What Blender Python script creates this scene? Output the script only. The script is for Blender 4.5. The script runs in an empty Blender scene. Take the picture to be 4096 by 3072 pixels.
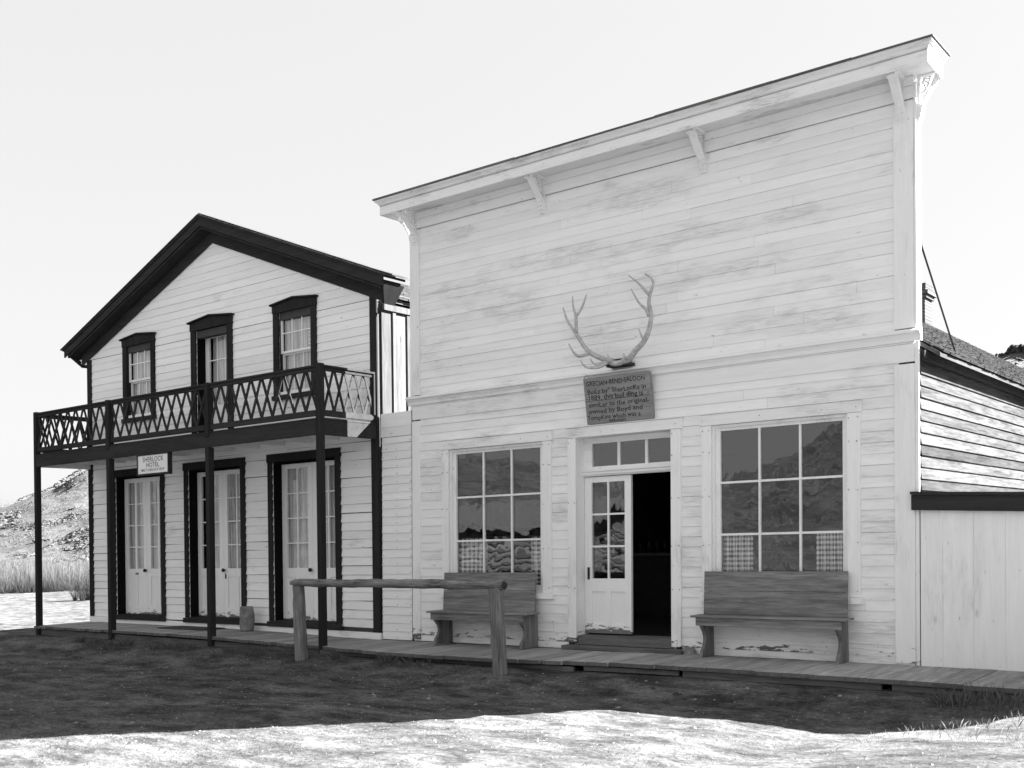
import bpy, math, random
from mathutils import Vector, noise, Matrix
random.seed(7)
R=math.radians
sc=bpy.context.scene
# ---------------------------------------------------------------- camera
U=Vector((0.79113351,0.61118821,-0.02359530)); V_=Vector((-0.01867221,-0.01442517,-0.99972162)); F_=Vector((-0.61135842,0.79135383,0))
def orth():
    d=F_.normalized(); up=(-V_).normalized(); up=(up-up.dot(d)*d).normalized(); r=d.cross(up).normalized()
    return r,up,d
r_,u_,d_=orth()
cam=bpy.data.cameras.new('camera'); co=bpy.data.objects.new('camera',cam); sc.collection.objects.link(co)
m=Matrix((( r_.x,u_.x,-d_.x,10.3344),(r_.y,u_.y,-d_.y,-11.0983),(r_.z,u_.z,-d_.z,1.35),(0,0,0,1)))
co.matrix_world=m
cam.sensor_width=36; cam.lens=36*4338.68/4096; cam.shift_x=0; cam.shift_y=(2163.79-1536)/4096
cam.clip_start=.1; cam.clip_end=3000; sc.camera=co
sc.render.resolution_x=1024; sc.render.resolution_y=768
# ---------------------------------------------------------------- sky, sun, exposure
SUN_AZ=R(42); SUN_EL=R(31.5)
w=bpy.data.worlds.new('World'); sc.world=w; w.use_nodes=True
nt=w.node_tree; nt.nodes.clear()
sky=nt.nodes.new('ShaderNodeTexSky'); sky.sky_type='NISHITA'; sky.sun_disc=False; sky.sun_elevation=SUN_EL; sky.sun_rotation=SUN_AZ
sky.air_density=1.0; sky.dust_density=2.0; sky.ozone_density=1.0
bw=nt.nodes.new('ShaderNodeRGBToBW'); bg=nt.nodes.new('ShaderNodeBackground'); ow=nt.nodes.new('ShaderNodeOutputWorld')
nt.links.new(sky.outputs[0],bw.inputs[0]); pw=nt.nodes.new('ShaderNodeMath'); pw.operation='POWER'; pw.inputs[1].default_value=.15; ml=nt.nodes.new('ShaderNodeMath'); ml.operation='MULTIPLY'; ml.inputs[1].default_value=1.24   # power curve evens out the sky brightness
nt.links.new(bw.outputs[0],pw.inputs[0]); nt.links.new(pw.outputs[0],ml.inputs[0]); nt.links.new(ml.outputs[0],bg.inputs[0]); nt.links.new(bg.outputs[0],ow.inputs[0])
bg.inputs[1].default_value=.05
sl=bpy.data.lights.new('sun','SUN'); so=bpy.data.objects.new('sun',sl); sc.collection.objects.link(so)
sl.energy=4.4; sl.angle=R(.5); sl.color=(1,1,1)
S=Vector((math.sin(SUN_AZ)*math.cos(SUN_EL),math.cos(SUN_AZ)*math.cos(SUN_EL),math.sin(SUN_EL)))
so.rotation_euler=S.to_track_quat('Z','Y').to_euler(); so.location=S*40
sc.view_settings.view_transform='Standard'; sc.view_settings.look='None'; sc.view_settings.exposure=3.66; sc.view_settings.gamma=1
sc.render.engine='CYCLES'
# ---------------------------------------------------------------- helpers
SA=(.01527,.01180); HO=(.00878,.00679); NO=(0,0)      # how far each old building leans, per metre of height
C0=Vector((10.3344,-11.0983,1.35))
def lean(p,s): return Vector((p[0]+s[0]*p[2],p[1]+s[1]*p[2],p[2]))
def rr(a,b): return random.uniform(a,b)
class MB:
    def __init__(s): s.v=[];s.f=[];s.t=[];s.uv=None
    def add(s,vs,fs,tone=None):
        n=len(s.v); s.v+= [tuple(v) for v in vs]; s.f+=[tuple(i+n for i in f) for f in fs]
        s.t+=[rr(0,1) if tone is None else tone]*len(vs); return s
    def hexa(s,a,tone=None):   # 8 points: bottom ring 0-3, top ring 4-7
        return s.add(a,[(3,2,1,0),(4,5,6,7),(0,1,5,4),(1,2,6,5),(2,3,7,6),(3,0,4,7)],tone)
    def box(s,x0,x1,y0,y1,z0,z1,tone=None):
        return s.hexa([(x0,y0,z0),(x1,y0,z0),(x1,y1,z0),(x0,y1,z0),(x0,y0,z1),(x1,y0,z1),(x1,y1,z1),(x0,y1,z1)],tone)
    def prism(s,poly,axis,a,b,tone=None):  # poly of 2D points, extruded along axis from a to b
        def P(p,t):
            return {'x':(t,p[0],p[1]),'y':(p[0],t,p[1]),'z':(p[0],p[1],t)}[axis]
        n=len(poly); vs=[P(p,a) for p in poly]+[P(p,b) for p in poly]
        fs=[tuple(range(n))[::-1],tuple(range(n,2*n))]+[(i,(i+1)%n,(i+1)%n+n,i+n) for i in range(n)]
        return s.add(vs,fs,tone)
    def bar(s,p,q,w,t,nrm,tone=None):   # flat bar from p to q, w wide across nrm, t thick along nrm
        p=Vector(p);q=Vector(q);n=Vector(nrm).normalized();d=(q-p).normalized();c=d.cross(n).normalized()*w/2;n=n*t/2
        return s.hexa([p-c-n,p+c-n,p+c+n,p-c+n,q-c-n,q+c-n,q+c+n,q-c+n],tone)
    def tube(s,pts,rad,n=8,tone=None,cap=True,jit=0):
        pts=[Vector(p) for p in pts]; rings=[]; vs=[];fs=[]
        for i,p in enumerate(pts):
            d=(pts[min(i+1,len(pts)-1)]-pts[max(i-1,0)]).normalized()
            a=d.orthogonal().normalized() if i==0 else (a-a.dot(d)*d).normalized()
            b=d.cross(a); r=rad[i] if isinstance(rad,(list,tuple)) else rad
            for k in range(n):
                g=2*math.pi*k/n; rj=r*(1+rr(-jit,jit)); vs.append(p+(a*math.cos(g)+b*math.sin(g))*rj)
        for i in range(len(pts)-1):
            for k in range(n): fs.append((i*n+k,i*n+(k+1)%n,(i+1)*n+(k+1)%n,(i+1)*n+k))
        if cap: fs+= [tuple(range(n))[::-1],tuple(range((len(pts)-1)*n,len(pts)*n))]
        return s.add(vs,fs,tone)
    def build(s,name,mat,parent=None,sh=NO,org=None,smooth=False,bevel=0):
        if parent is None:
            if org is None:
                xs=[v[0] for v in s.v];ys=[v[1] for v in s.v];zs=[v[2] for v in s.v]
                org=((min(xs)+max(xs))/2,(min(ys)+max(ys))/2,min(zs))
            o0=lean(org,sh)
        else: o0=Vector(parent['_o'])
        me=bpy.data.meshes.new(name); me.from_pydata([lean(v,sh)-o0 for v in s.v],[],s.f); me.update()
        at=me.attributes.new('tone','FLOAT','POINT'); at.data.foreach_set('value',s.t)
        if s.uv:
            ul=me.uv_layers.new(name='UVMap')
            for lp in me.loops: ul.data[lp.index].uv=s.uv[lp.vertex_index]
        if smooth: me.polygons.foreach_set('use_smooth',[True]*len(me.polygons))
        me.materials.append(mat)
        o=bpy.data.objects.new(name,me); sc.collection.objects.link(o)
        if parent is None: o.location=o0
        else: o.parent=parent
        o['_o']=tuple(o0)
        if bevel:
            b=o.modifiers.new('bevel','BEVEL'); b.width=bevel; b.segments=2; b.limit_method='ANGLE'
        return o
def tag(o,label,cat=None,group=None,kind=None):
    if label: o['label']=label
    if cat: o['category']=cat
    if group: o['group']=group
    if kind: o['kind']=kind
    return o
def thing(name,label,cat,loc,sh=NO,group=None):
    o=bpy.data.objects.new(name,None); sc.collection.objects.link(o); o.empty_display_size=.2
    o.location=lean(loc,sh); o['_o']=tuple(o.location); return tag(o,label,cat,group)
def lerp(tab,x):
    if x<=tab[0][0]: return tab[0][1]
    for (a,b),(c,d) in zip(tab,tab[1:]):
        if x<=c: return b+(d-b)*(x-a)/(c-a)
    return tab[-1][1]
def sst(a,b,x):
    if a>b: return 1-sst(b,a,x)
    t=max(0,min(1,(x-a)/(b-a))); return t*t*(3-2*t)
# ---------------------------------------------------------------- materials
def newmat(name):
    m=bpy.data.materials.new(name); m.use_nodes=True; t=m.node_tree; b=t.nodes['Principled BSDF']
    return m,t,b
def N(t,typ,**k):
    n=t.nodes.new(typ)
    for a,v in k.items(): setattr(n,a,v)
    return n
def mathn(t,op,a,b=None,clamp=False):
    n=N(t,'ShaderNodeMath',operation=op); n.use_clamp=clamp
    for i,v in enumerate((a,b)):
        if v is None: continue
        if hasattr(v,'links'): t.links.new(v,n.inputs[i])
        else: n.inputs[i].default_value=v
    return n.outputs[0]
def noi(t,scale3,detail=4,rough=.6,seed=0,dist=0):
    tc=N(t,'ShaderNodeTexCoord'); mp=N(t,'ShaderNodeMapping'); mp.inputs['Scale'].default_value=scale3; mp.inputs['Location'].default_value=(seed*3.1,seed*1.7,seed*2.3)
    t.links.new(tc.outputs['Object'],mp.inputs['Vector']); n=N(t,'ShaderNodeTexNoise'); n.inputs['Scale'].default_value=1
    n.inputs['Detail'].default_value=detail; n.inputs['Roughness'].default_value=rough; n.inputs['Distortion'].default_value=dist
    t.links.new(mp.outputs[0],n.inputs['Vector']); return n.outputs['Fac']
def rng(t,v,a,b,c,d,smooth=False):
    n=N(t,'ShaderNodeMapRange'); n.clamp=True
    if smooth: n.interpolation_type='SMOOTHSTEP'
    for i,x in zip((1,2,3,4),(a,b,c,d)): n.inputs[i].default_value=x
    t.links.new(v,n.inputs[0]); return n.outputs[0]
def grey(t,v,b):
    c=N(t,'ShaderNodeCombineColor'); 
    for i in range(3): t.links.new(v,c.inputs[i])
    t.links.new(c.outputs[0],b.inputs['Base Color'])
def mixv(t,f,a,b):   # a + f*(b-a)
    n=N(t,'ShaderNodeMix'); n.data_type='FLOAT'
    for i,x in ((0,f),(2,a),(3,b)):
        if hasattr(x,'links'): t.links.new(x,n.inputs[i])
        else: n.inputs[i].default_value=x
    return n.outputs[0]
def bump(t,b,h,st,dist=.01):
    n=N(t,'ShaderNodeBump'); n.inputs['Strength'].default_value=st; n.inputs['Distance'].default_value=dist
    t.links.new(h,n.inputs['Height']); t.links.new(n.outputs[0],b.inputs['Normal'])
def tone(t):
    a=N(t,'ShaderNodeAttribute'); a.attribute_name='tone'; return a.outputs['Fac']
AX={'x':(1,14,14),'y':(14,1,14),'z':(14,14,1)}
def wood(name,c,var=.25,axis='x',rough=.8,gs=6,tv=.12,spec=.3,knots=True,patch=None,patch_thr=(.5,.72),peel=None,peelz=None,ps=1.0):
    """c base value; grain along axis; patch = value of worn paint; peel = bare wood value near the ground"""
    m,t,b=newmat(name); s=AX[axis]
    g=noi(t,tuple(gs*x*.5 for x in s),5,.65); g2=noi(t,tuple(x*.7 for x in s),3,.5,seed=2)
    f=mathn(t,'ADD',rng(t,g,.3,.7,1-var,1+var*.5),rng(t,g2,.3,.7,-var*.5,var*.5))
    v=mathn(t,'MULTIPLY',f,c)
    v=mathn(t,'MULTIPLY',v,rng(t,tone(t),0,1,1-tv,1+tv*.6))
    if patch is not None:
        big=noi(t,tuple((1.0 if x==1 else 3.2)*ps for x in s),4,.6,seed=5); fine=noi(t,tuple((5 if x==1 else 60)*ps for x in s),5,.75,seed=8)
        k=mathn(t,'MULTIPLY',rng(t,big,patch_thr[0],patch_thr[1],0,1,True),rng(t,fine,.38,.62,0,1))
        v=mixv(t,k,v,patch)
        sp=noi(t,tuple((9 if x==1 else 26)*ps for x in s),3,.6,seed=11)
        v=mixv(t,rng(t,sp,.70,.76,0,.75),v,patch*.45)
    if peel is not None:
        tc=N(t,'ShaderNodeTexCoord'); sx=N(t,'ShaderNodeSeparateXYZ'); t.links.new(tc.outputs['Object'],sx.inputs[0])
        hz=rng(t,sx.outputs['Z'],peelz[0],peelz[1],1,0)
        pn=noi(t,(6,6,22),7,.72,seed=3); wob=noi(t,(.8,.8,.8),1,.5,seed=9)
        hz=mathn(t,'MULTIPLY',hz,rng(t,wob,.35,.62,.55,1.05))
        k=rng(t,mathn(t,'ADD',pn,mathn(t,'MULTIPLY',hz,.36)),.72,.745,0,1)
        v=mixv(t,mathn(t,'MULTIPLY',k,rng(t,hz,0,.05,0,1)),v,peel)
    if knots:
        vo=N(t,'ShaderNodeTexVoronoi'); vo.feature='F1'; vo.inputs['Scale'].default_value=1
        tc=N(t,'ShaderNodeTexCoord'); mp=N(t,'ShaderNodeMapping'); mp.inputs['Scale'].default_value=tuple(1.6 if x==1 else 3.5 for x in s)
        t.links.new(tc.outputs['Object'],mp.inputs[0]); t.links.new(mp.outputs[0],vo.inputs['Vector'])
        v=mixv(t,rng(t,vo.outputs['Distance'],.05,.11,.55,0),v,c*.45)
    grey(t,v,b); b.inputs['Roughness'].default_value=rough; b.inputs['Specular IOR Level'].default_value=spec
    bump(t,b,g,.35,.004); return m
def plain(name,c,rough=.7,metal=0,var=.15,sc_=12):
    m,t,b=newmat(name); g=noi(t,(sc_,)*3,4,.6); v=mathn(t,'MULTIPLY',rng(t,g,.3,.7,1-var,1+var),c); grey(t,v,b)
    b.inputs['Roughness'].default_value=rough; b.inputs['Metallic'].default_value=metal; bump(t,b,g,.15,.01); return m
WH=.86
M={}
WD=wood
def wood(*a,**k):
    if a[0].startswith(('bare','dark','deck','weathered_log','weathered_post')): k['spec']=.0
    return WD(*a,**k)
M['siding']=wood('white_siding_paint',WH,.05,'x',.75,tv=.04,knots=False,patch=.59,patch_thr=(.48,.68),peel=.13,peelz=(.03,.24))
M['hsiding']=wood('hotel_siding_paint',.88,.05,'x',.75,tv=.05,knots=False,patch=.52,patch_thr=(.60,.80))
M['trimz']=wood('white_upright_trim',WH,.05,'z',.7,tv=.05,knots=False,patch=.5,patch_thr=(.55,.75),peel=.13,peelz=(.02,.30))
M['trimx']=wood('white_level_trim',WH,.05,'x',.7,tv=.05,knots=False,patch=.48,patch_thr=(.5,.72))
M['cornice']=wood('weathered_cornice_paint',WH-.03,.06,'x',.75,tv=.06,knots=False,patch=.38,patch_thr=(.50,.68),ps=1.4)
M['doorpaint']=wood('white_door_paint',.88,.04,'z',.6,tv=.04,knots=False,patch=.55,patch_thr=(.6,.8),peel=.16,peelz=(.18,.36))
M['dark']=wood('dark_brown_trim_paint',.043,.25,'x',.75,tv=.15,knots=True)
M['darkz']=wood('dark_upright_trim_paint',.033,.25,'z',.75,tv=.15,knots=False)
M['bare']=wood('bare_weathered_siding',.082,.5,'y',.85,tv=.45,knots=True)
M['barez']=wood('bare_upright_boards',.095,.35,'z',.85,tv=.25,knots=True)
M['deck']=wood('deck_planks',.33,.35,'y',.8,tv=.25,knots=True)
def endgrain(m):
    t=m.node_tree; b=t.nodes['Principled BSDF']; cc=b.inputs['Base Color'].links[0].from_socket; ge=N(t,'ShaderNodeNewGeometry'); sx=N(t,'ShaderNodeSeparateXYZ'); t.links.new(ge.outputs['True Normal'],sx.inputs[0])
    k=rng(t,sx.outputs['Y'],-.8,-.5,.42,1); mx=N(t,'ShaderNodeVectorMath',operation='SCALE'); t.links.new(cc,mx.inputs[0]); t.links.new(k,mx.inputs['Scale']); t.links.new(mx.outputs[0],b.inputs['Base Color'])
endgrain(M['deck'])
M['kick']=wood('deck_skirt_wood',.15,.4,'x',.85,tv=.2)
M['bench']=wood('bench_wood',.21,.55,'x',.6,tv=.2,spec=.4,knots=True,patch=.11,patch_thr=(.55,.75))
M['benchz']=wood('bench_leg_wood',.18,.5,'z',.65,tv=.12,knots=False)
M['cabinlog']=wood('cabin_logs',.085,.4,'x',.85,tv=.3,knots=False)
M['jamb']=wood('dark_door_reveal',.010,.2,'z',.8,tv=.1,knots=False)  # hotel door reveals, coloured darker than the trim beside them
M['log']=wood('weathered_log',.25,.5,'x',.85,tv=.1,patch=.05,patch_thr=(.40,.60),ps=1.6)
M['logz']=wood('weathered_post',.24,.5,'z',.85,tv=.1,patch=.10,patch_thr=(.45,.7),ps=1.6)
M['fence']=wood('white_fence_paint',WH-.01,.06,'z',.75,tv=.05,knots=True,patch=.55,patch_thr=(.55,.8))
M['soffit']=wood('porch_ceiling_paint',.75,.12,'y',.8,tv=.1,knots=False)
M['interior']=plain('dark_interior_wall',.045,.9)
M['iron']=plain('dark_iron',.03,.5,.6)
M['brass']=plain('worn_plate',.2,.4,.8)
M['signwood']=wood('sign_board_wood',.26,.3,'x',.75,tv=.1)
M['ink']=plain('routed_letters',.015,.9)
M['signwhite']=plain('sign_white_paint',.74,.6,var=.03)
M['bone']=plain('antler_bone',.42,.6,var=.3,sc_=18)
M['mat']=plain('door_mat',.035,.95)
M['bottle']=plain('bottle_glass',.03,.1)
M['stone']=plain('weathered_stone',.2,.9,var=.45,sc_=7)
M['bark']=plain('bark',.12,.9,var=.4)
def twigmat(name,lo,hi):
    m,t,b=newmat(name); grey(t,rng(t,tone(t),0,1,lo,hi),b); b.inputs['Roughness'].default_value=.9; return m
M['twig']=twigmat('pale_willow_twigs',.012,.12)
M['darktwig']=twigmat('dark_shrub_twigs',.012,.07)
M['sage']=plain('sagebrush_leaf',.055,.95,var=.4,sc_=.6)
M['pine']=plain('juniper_leaf',.03,.95,var=.4)
def grassmat():
    m,t,b=newmat('dry_grass_blades'); t.nodes.remove(b); out=t.nodes['Material Output']; v=rng(t,tone(t),0,1,.09,.17); c=N(t,'ShaderNodeCombineColor')
    for i in range(3): t.links.new(v,c.inputs[i])
    d=N(t,'ShaderNodeBsdfDiffuse'); l=N(t,'ShaderNodeBsdfTranslucent'); mx=N(t,'ShaderNodeMixShader'); mx.inputs[0].default_value=.45
    t.links.new(c.outputs[0],d.inputs[0]); t.links.new(c.outputs[0],l.inputs[0]); t.links.new(d.outputs[0],mx.inputs[1]); t.links.new(l.outputs[0],mx.inputs[2]); t.links.new(mx.outputs[0],out.inputs[0]); return m
M['grassm']=grassmat()
M['clod']=plain('dark_clod',.025,.95)
M['brick']=None
def brickmat():
    m,t,b=newmat('chimney_brick'); tc=N(t,'ShaderNodeTexCoord'); mp=N(t,'ShaderNodeMapping'); mp.inputs['Rotation'].default_value=(R(90),0,0)
    t.links.new(tc.outputs['Object'],mp.inputs[0]); br=N(t,'ShaderNodeTexBrick'); br.inputs['Scale'].default_value=1; br.inputs['Brick Width'].default_value=.21; br.inputs['Row Height'].default_value=.07; br.inputs['Mortar Size'].default_value=.008
    br.inputs['Color1'].default_value=(.085,)*3+(1,); br.inputs['Color2'].default_value=(.12,)*3+(1,); br.inputs['Mortar'].default_value=(.045,)*3+(1,)
    t.links.new(mp.outputs[0],br.inputs['Vector']); t.links.new(br.outputs['Color'],b.inputs['Base Color']); b.inputs['Specular IOR Level'].default_value=0; b.inputs['Roughness'].default_value=.9; return m
M['brick']=brickmat()
def glassmat(name,wav):
    m,t,b=newmat(name); t.nodes.remove(b); out=t.nodes['Material Output']
    n=noi(t,(1.6,1.6,1.2),2.5,.5,seed=wav,dist=.6); n2=noi(t,(9,9,5),1,.5,seed=wav+3)
    h=mathn(t,'ADD',n,mathn(t,'MULTIPLY',n2,.10))
    bp=N(t,'ShaderNodeBump'); bp.inputs['Strength'].default_value=.07; bp.inputs['Distance'].default_value=.05; t.links.new(h,bp.inputs['Height'])
    gl=N(t,'ShaderNodeBsdfGlossy'); gl.inputs['Roughness'].default_value=.01; gl.inputs['Color'].default_value=(.95,)*3+(1,); t.links.new(bp.outputs[0],gl.inputs['Normal'])
    tr=N(t,'ShaderNodeBsdfTransparent'); tr.inputs['Color'].default_value=(.95,)*3+(1,)
    fr=N(t,'ShaderNodeLayerWeight'); fr.inputs['Blend'].default_value=.5; mx=N(t,'ShaderNodeMixShader')
    t.links.new(mathn(t,'ADD',mathn(t,'MULTIPLY',mathn(t,'POWER',fr.outputs['Facing'],4.5),.6),.065),mx.inputs[0]); t.links.new(tr.outputs[0],mx.inputs[1]); t.links.new(gl.outputs[0],mx.inputs[2]); t.links.new(mx.outputs[0],out.inputs[0]); return m
M['glass']=glassmat('old_window_glass',1)
def shinglemat():
    m,t,b=newmat('wood_shingles'); g=noi(t,(14,2,14),4,.7); v=mathn(t,'MULTIPLY',rng(t,tone(t),0,1,.75,1.2),.085); v=mathn(t,'MULTIPLY',v,rng(t,g,.3,.7,.6,1.3)); grey(t,v,b); b.inputs['Specular IOR Level'].default_value=0
    b.inputs['Roughness'].default_value=.9; return m
M['shingle']=shinglemat()
def clothmat(name,gingham):
    m,t,b=newmat(name)
    if gingham:
        uv=N(t,'ShaderNodeUVMap'); sx=N(t,'ShaderNodeSeparateXYZ'); t.links.new(uv.outputs[0],sx.inputs[0])
        a=mathn(t,'LESS_THAN',mathn(t,'FRACT',mathn(t,'MULTIPLY',sx.outputs[0],1/.055)),.5); c=mathn(t,'LESS_THAN',mathn(t,'FRACT',mathn(t,'MULTIPLY',sx.outputs[1],1/.055)),.5)
        v=mathn(t,'SUBTRACT',.80,mathn(t,'MULTIPLY',mathn(t,'ADD',a,c),.37))
    else:
        g=noi(t,(22,22,.8),4,.7); v=rng(t,g,.34,.66,.30,.78)
    grey(t,v,b); b.inputs['Roughness'].default_value=.95; return m
M['gingham']=clothmat('gingham_cotton',True); M['curtain']=clothmat('thin_curtain_cotton',False)
def groundmat():
    m,t,b=newmat('dry_ground')
    a=noi(t,(.5,.7,.5),4,.6); c=noi(t,(1.5,3.0,2.2),7,.72,seed=2); d=noi(t,(20,26,26),5,.75,seed=4); e=noi(t,(90,90,90),3,.8,seed=6)
    v=mathn(t,'MULTIPLY',rng(t,a,.32,.68,.68,1.3),.082); v=mathn(t,'MULTIPLY',v,rng(t,c,.40,.60,.45,1.5)); v=mathn(t,'MULTIPLY',v,rng(t,d,.36,.64,.6,1.4)); v=mathn(t,'MULTIPLY',v,rng(t,e,.3,.7,.75,1.25))
    grey(t,v,b); b.inputs['Roughness'].default_value=1; b.inputs['Specular IOR Level'].default_value=.1
    bump(t,b,mathn(t,'ADD',d,mathn(t,'MULTIPLY',e,.4)),.7,.025); return m
M['ground']=groundmat()
def hillmat(name='sage_hillside',k=.056,lo=.42):
    m,t,b=newmat(name)
    a=noi(t,(.05,.05,.05),4,.6); c=noi(t,(.5,.5,1.2),6,.75,seed=2); d=noi(t,(2.5,2.5,2.5),4,.75,seed=4)
    v=mathn(t,'MULTIPLY',rng(t,a,.3,.7,.8,1.2),k); v=mathn(t,'MULTIPLY',v,rng(t,c,.40,.60,lo,1.4)); v=mathn(t,'MULTIPLY',v,rng(t,d,.35,.65,.6,1.3))
    grey(t,v,b); b.inputs['Roughness'].default_value=1; bump(t,b,mathn(t,'ADD',c,mathn(t,'MULTIPLY',d,.5)),.9,.35); return m
M['hill']=hillmat(); M['hill2']=hillmat('brushy_hillside',.042,.2)
# ---------------------------------------------------------------- terrain
def G(x,y,fine=True):
    z=-.11
    z-=1.0*sst(-9.75,-13.5,x) if x<-9.75 else 0
    k=sst(-1.15,-2.3,y)
    if k>0: z+=(lerp(GT,x)+.11)*k
    if fine:
        n=noise.noise(Vector((x*.9,y*.9,0)))*.012+noise.noise(Vector((x*3.1,y*3.1,5)))*.015+noise.noise(Vector((x*8,y*8,9)))*.010
        z+=n*sst(-1.0,-1.7,y) if -9.6<x<9.5 and y>-1.7 else n
    return z
GT=[(-12,-.29),(2,-.26),(3.4,-.285),(4.8,-.26),(6,-.265),(6.8,-.31),(7.2,-.275),(7.9,-.205),(8.4,-.16),(10,-.15)]
def axis(lo,hi,d0,d1,step,far):
    a=[];x=lo
    while x<hi: a.append(x); x+=step
    a.append(hi); s=step; x=lo; L=[]
    while x>d0: s*=1.18; x-=s; L.append(x)
    s=step; x=hi; H=[]
    while x<d1: s*=1.18; x+=s; H.append(x)
    return L[::-1]+a+H
gx=axis(-11,9.4,-420,420,.075,0); gy=axis(-9,-1.0,-420,420,.075,0)
g=MB(); nx,ny=len(gx),len(gy)
g.v=[(x,y,G(x,y,abs(x)<40 and abs(y)<40)) for y in gy for x in gx]; g.t=[.5]*len(g.v)
g.f=[(j*nx+i,j*nx+i+1,(j+1)*nx+i+1,(j+1)*nx+i) for j in range(ny-1) for i in range(nx-1)]
tag(g.build('ground',M['ground'],org=(0,0,0),smooth=True),None,kind='structure')
CX,CY,CZ=C0
def polar_hill(name,azs,elev,r0,r1,rr_,z0,mat='hill'):
    b=MB(); rs=[r0+(rr_-r0)*(i/46)**1.1 for i in range(47)]
    for az in azs:
        for r in rs:
            e=elev(az); zt=CZ+e*r1
            t=(r-r0)/(r1-r0)
            if t<=1: z=z0+(zt-z0)*(t**.92)
            else: z=zt-(t-1)*(r1-r0)*.25
            x=CX+r*math.sin(az); y=CY+r*math.cos(az)
            q=noise.fractal(Vector((x*.03,y*.03,3)),.8,2,5)*2.2*min(1,t*3)*(1 if t<.85 else .35)+noise.fractal(Vector((x*.2,y*.2,7)),.8,2,4)*.5*min(1,t*3+.1)
            b.v.append((x,y,z+q)); b.t.append(.5)
    n=len(rs); b.f=[(i*n+k,(i+1)*n+k,(i+1)*n+k+1,i*n+k+1) for i in range(len(azs)-1) for k in range(n-1)]
    return tag(b.build(name,M[mat],org=(CX,CY,z0),smooth=True),None,kind='structure'),b
EL=[(R(-82),-.02),(R(-68),.008),(R(-62.7),.0394),(R(-61.4),.050),(R(-60.6),.0555),(R(-60),.0616),(R(-59.3),.0702),(R(-50),.115),(R(-36),.13),(R(-13.5),.148),(R(-12.2),.150),(R(-5),.15),(R(20),.09),(R(45),.03)]
hill,hb=polar_hill('hillside',[R(-82)+i*R(.45) for i in range(283)],lambda a:lerp(EL,a),88,185,300,-1.35)
EB=[(R(110),.10),(R(150),.16),(R(180),.22),(R(199),.20),(R(203),.17),(R(205),.145),(R(208),.113),(R(211),.093),(R(213),.078),(R(218),.072),(R(221),.085),(R(224),.10),(R(229),.11),(R(236),.14),(R(246),.12),(R(262),.0)]
polar_hill('opposite_hillside',[R(110)+i*R(1) for i in range(153)],lambda a:lerp(EB,a),38,95,150,-.3,'hill2')
# ---------------------------------------------------------------- generic building pieces
def cutsegs(x0,x1,z0,z1,holes):
    segs=[(x0,x1)]; zc=(z0+z1)/2
    for (a,b,c,d) in holes:
        if c<zc<d:
            n=[]
            for (p,q) in segs:
                if b<=p or a>=q: n.append((p,q)); continue
                if a>p: n.append((p,a))
                if b<q: n.append((b,q))
            segs=n
    return segs
def siding(b,x0,x1,z0,z1,pitch,holes=(),y=0,depth=.014,top=.004,lim=None,jit=.0012,joint=3.6,gap=.0013,axis='x',sag=0):
    z=z0
    while z<z1-.005:
        zt=min(z+pitch,z1); a0,a1=(x0,x1) if lim is None else lim((z+zt)/2)
        if a1>a0:
            for (p,q) in cutsegs(a0,a1,z,zt,holes):
                x=p
                while x<q-.01:
                    L=rr(joint*.5,joint*1.5); e=min(q,x+L)
                    if q-e<.35: e=q
                    j=[rr(-jit,jit) for _ in range(4)]; g2=gap+abs(rr(0,gap))*.6; e2=e-(0 if e==q else .002)
                    yb=y-depth+j[0]; yt=y-top; zb1=z+j[1]; zb2=z+j[2]
                    P=[(x,yb,zb1),(e2,yb+j[3],zb2),(e2,y,zb2),(x,y,zb1),(x,yt,zt-g2+j[1]),(e2,yt,zt-g2+j[2]),(e2,y,zt-g2+j[2]),(x,y,zt-g2+j[1])]
                    if axis=='y': P=[(-v[1] ,v[0],v[2]) for v in P]
                    b.hexa(P); x=e
        z+=pitch
def wallholes(b,x0,x1,z0,z1,holes,y0,y1):
    xs=sorted({x0,x1,*[h[0] for h in holes],*[h[1] for h in holes]})
    for a,c in zip(xs,xs[1:]):
        if a<x0 or c>x1: continue
        z=z0; mid=(a+c)/2
        for h in sorted([h for h in holes if h[0]<mid<h[1]],key=lambda h:h[2]):
            if h[2]>z: b.box(a,c,y0,y1,z,h[2],.5)
            z=max(z,h[3])
        if z<z1: b.box(a,c,y0,y1,z,z1,.5)
def frame(b,x0,x1,y0,y1,z0,z1,wl,wr,wb,wt):   # four members butted
    b.box(x0,x0+wl,y0,y1,z0,z1); b.box(x1-wr,x1,y0,y1,z0,z1)
    b.box(x0+wl,x1-wr,y0,y1,z0,z0+wb); b.box(x0+wl,x1-wr,y0,y1,z1-wt,z1)
def muntins(b,x0,x1,z0,z1,cols,rows,y0,y1,w,wv=None):
    wv=wv or w
    for i in range(1,cols):
        x=x0+(x1-x0)*i/cols; b.box(x-wv/2,x+wv/2,y0,y1,z0,z1,.5)
    for j in range(1,rows):
        z=z0+(z1-z0)*j/rows
        for i in range(cols):
            a=x0+(x1-x0)*i/cols+(wv/2 if i else 0); c=x0+(x1-x0)*(i+1)/cols-(wv/2 if i<cols-1 else 0)
            b.box(a,c,y0+.002,y1-.002,z-w/2,z+w/2,.5)
def panes(parent,x0,x1,z0,z1,cols,rows,y,sh):
    b=MB()
    b.box(x0,x1,y,y+.003,z0,z1,.5)
    return b.build('glass_pane',M['glass'],parent,sh)
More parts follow.
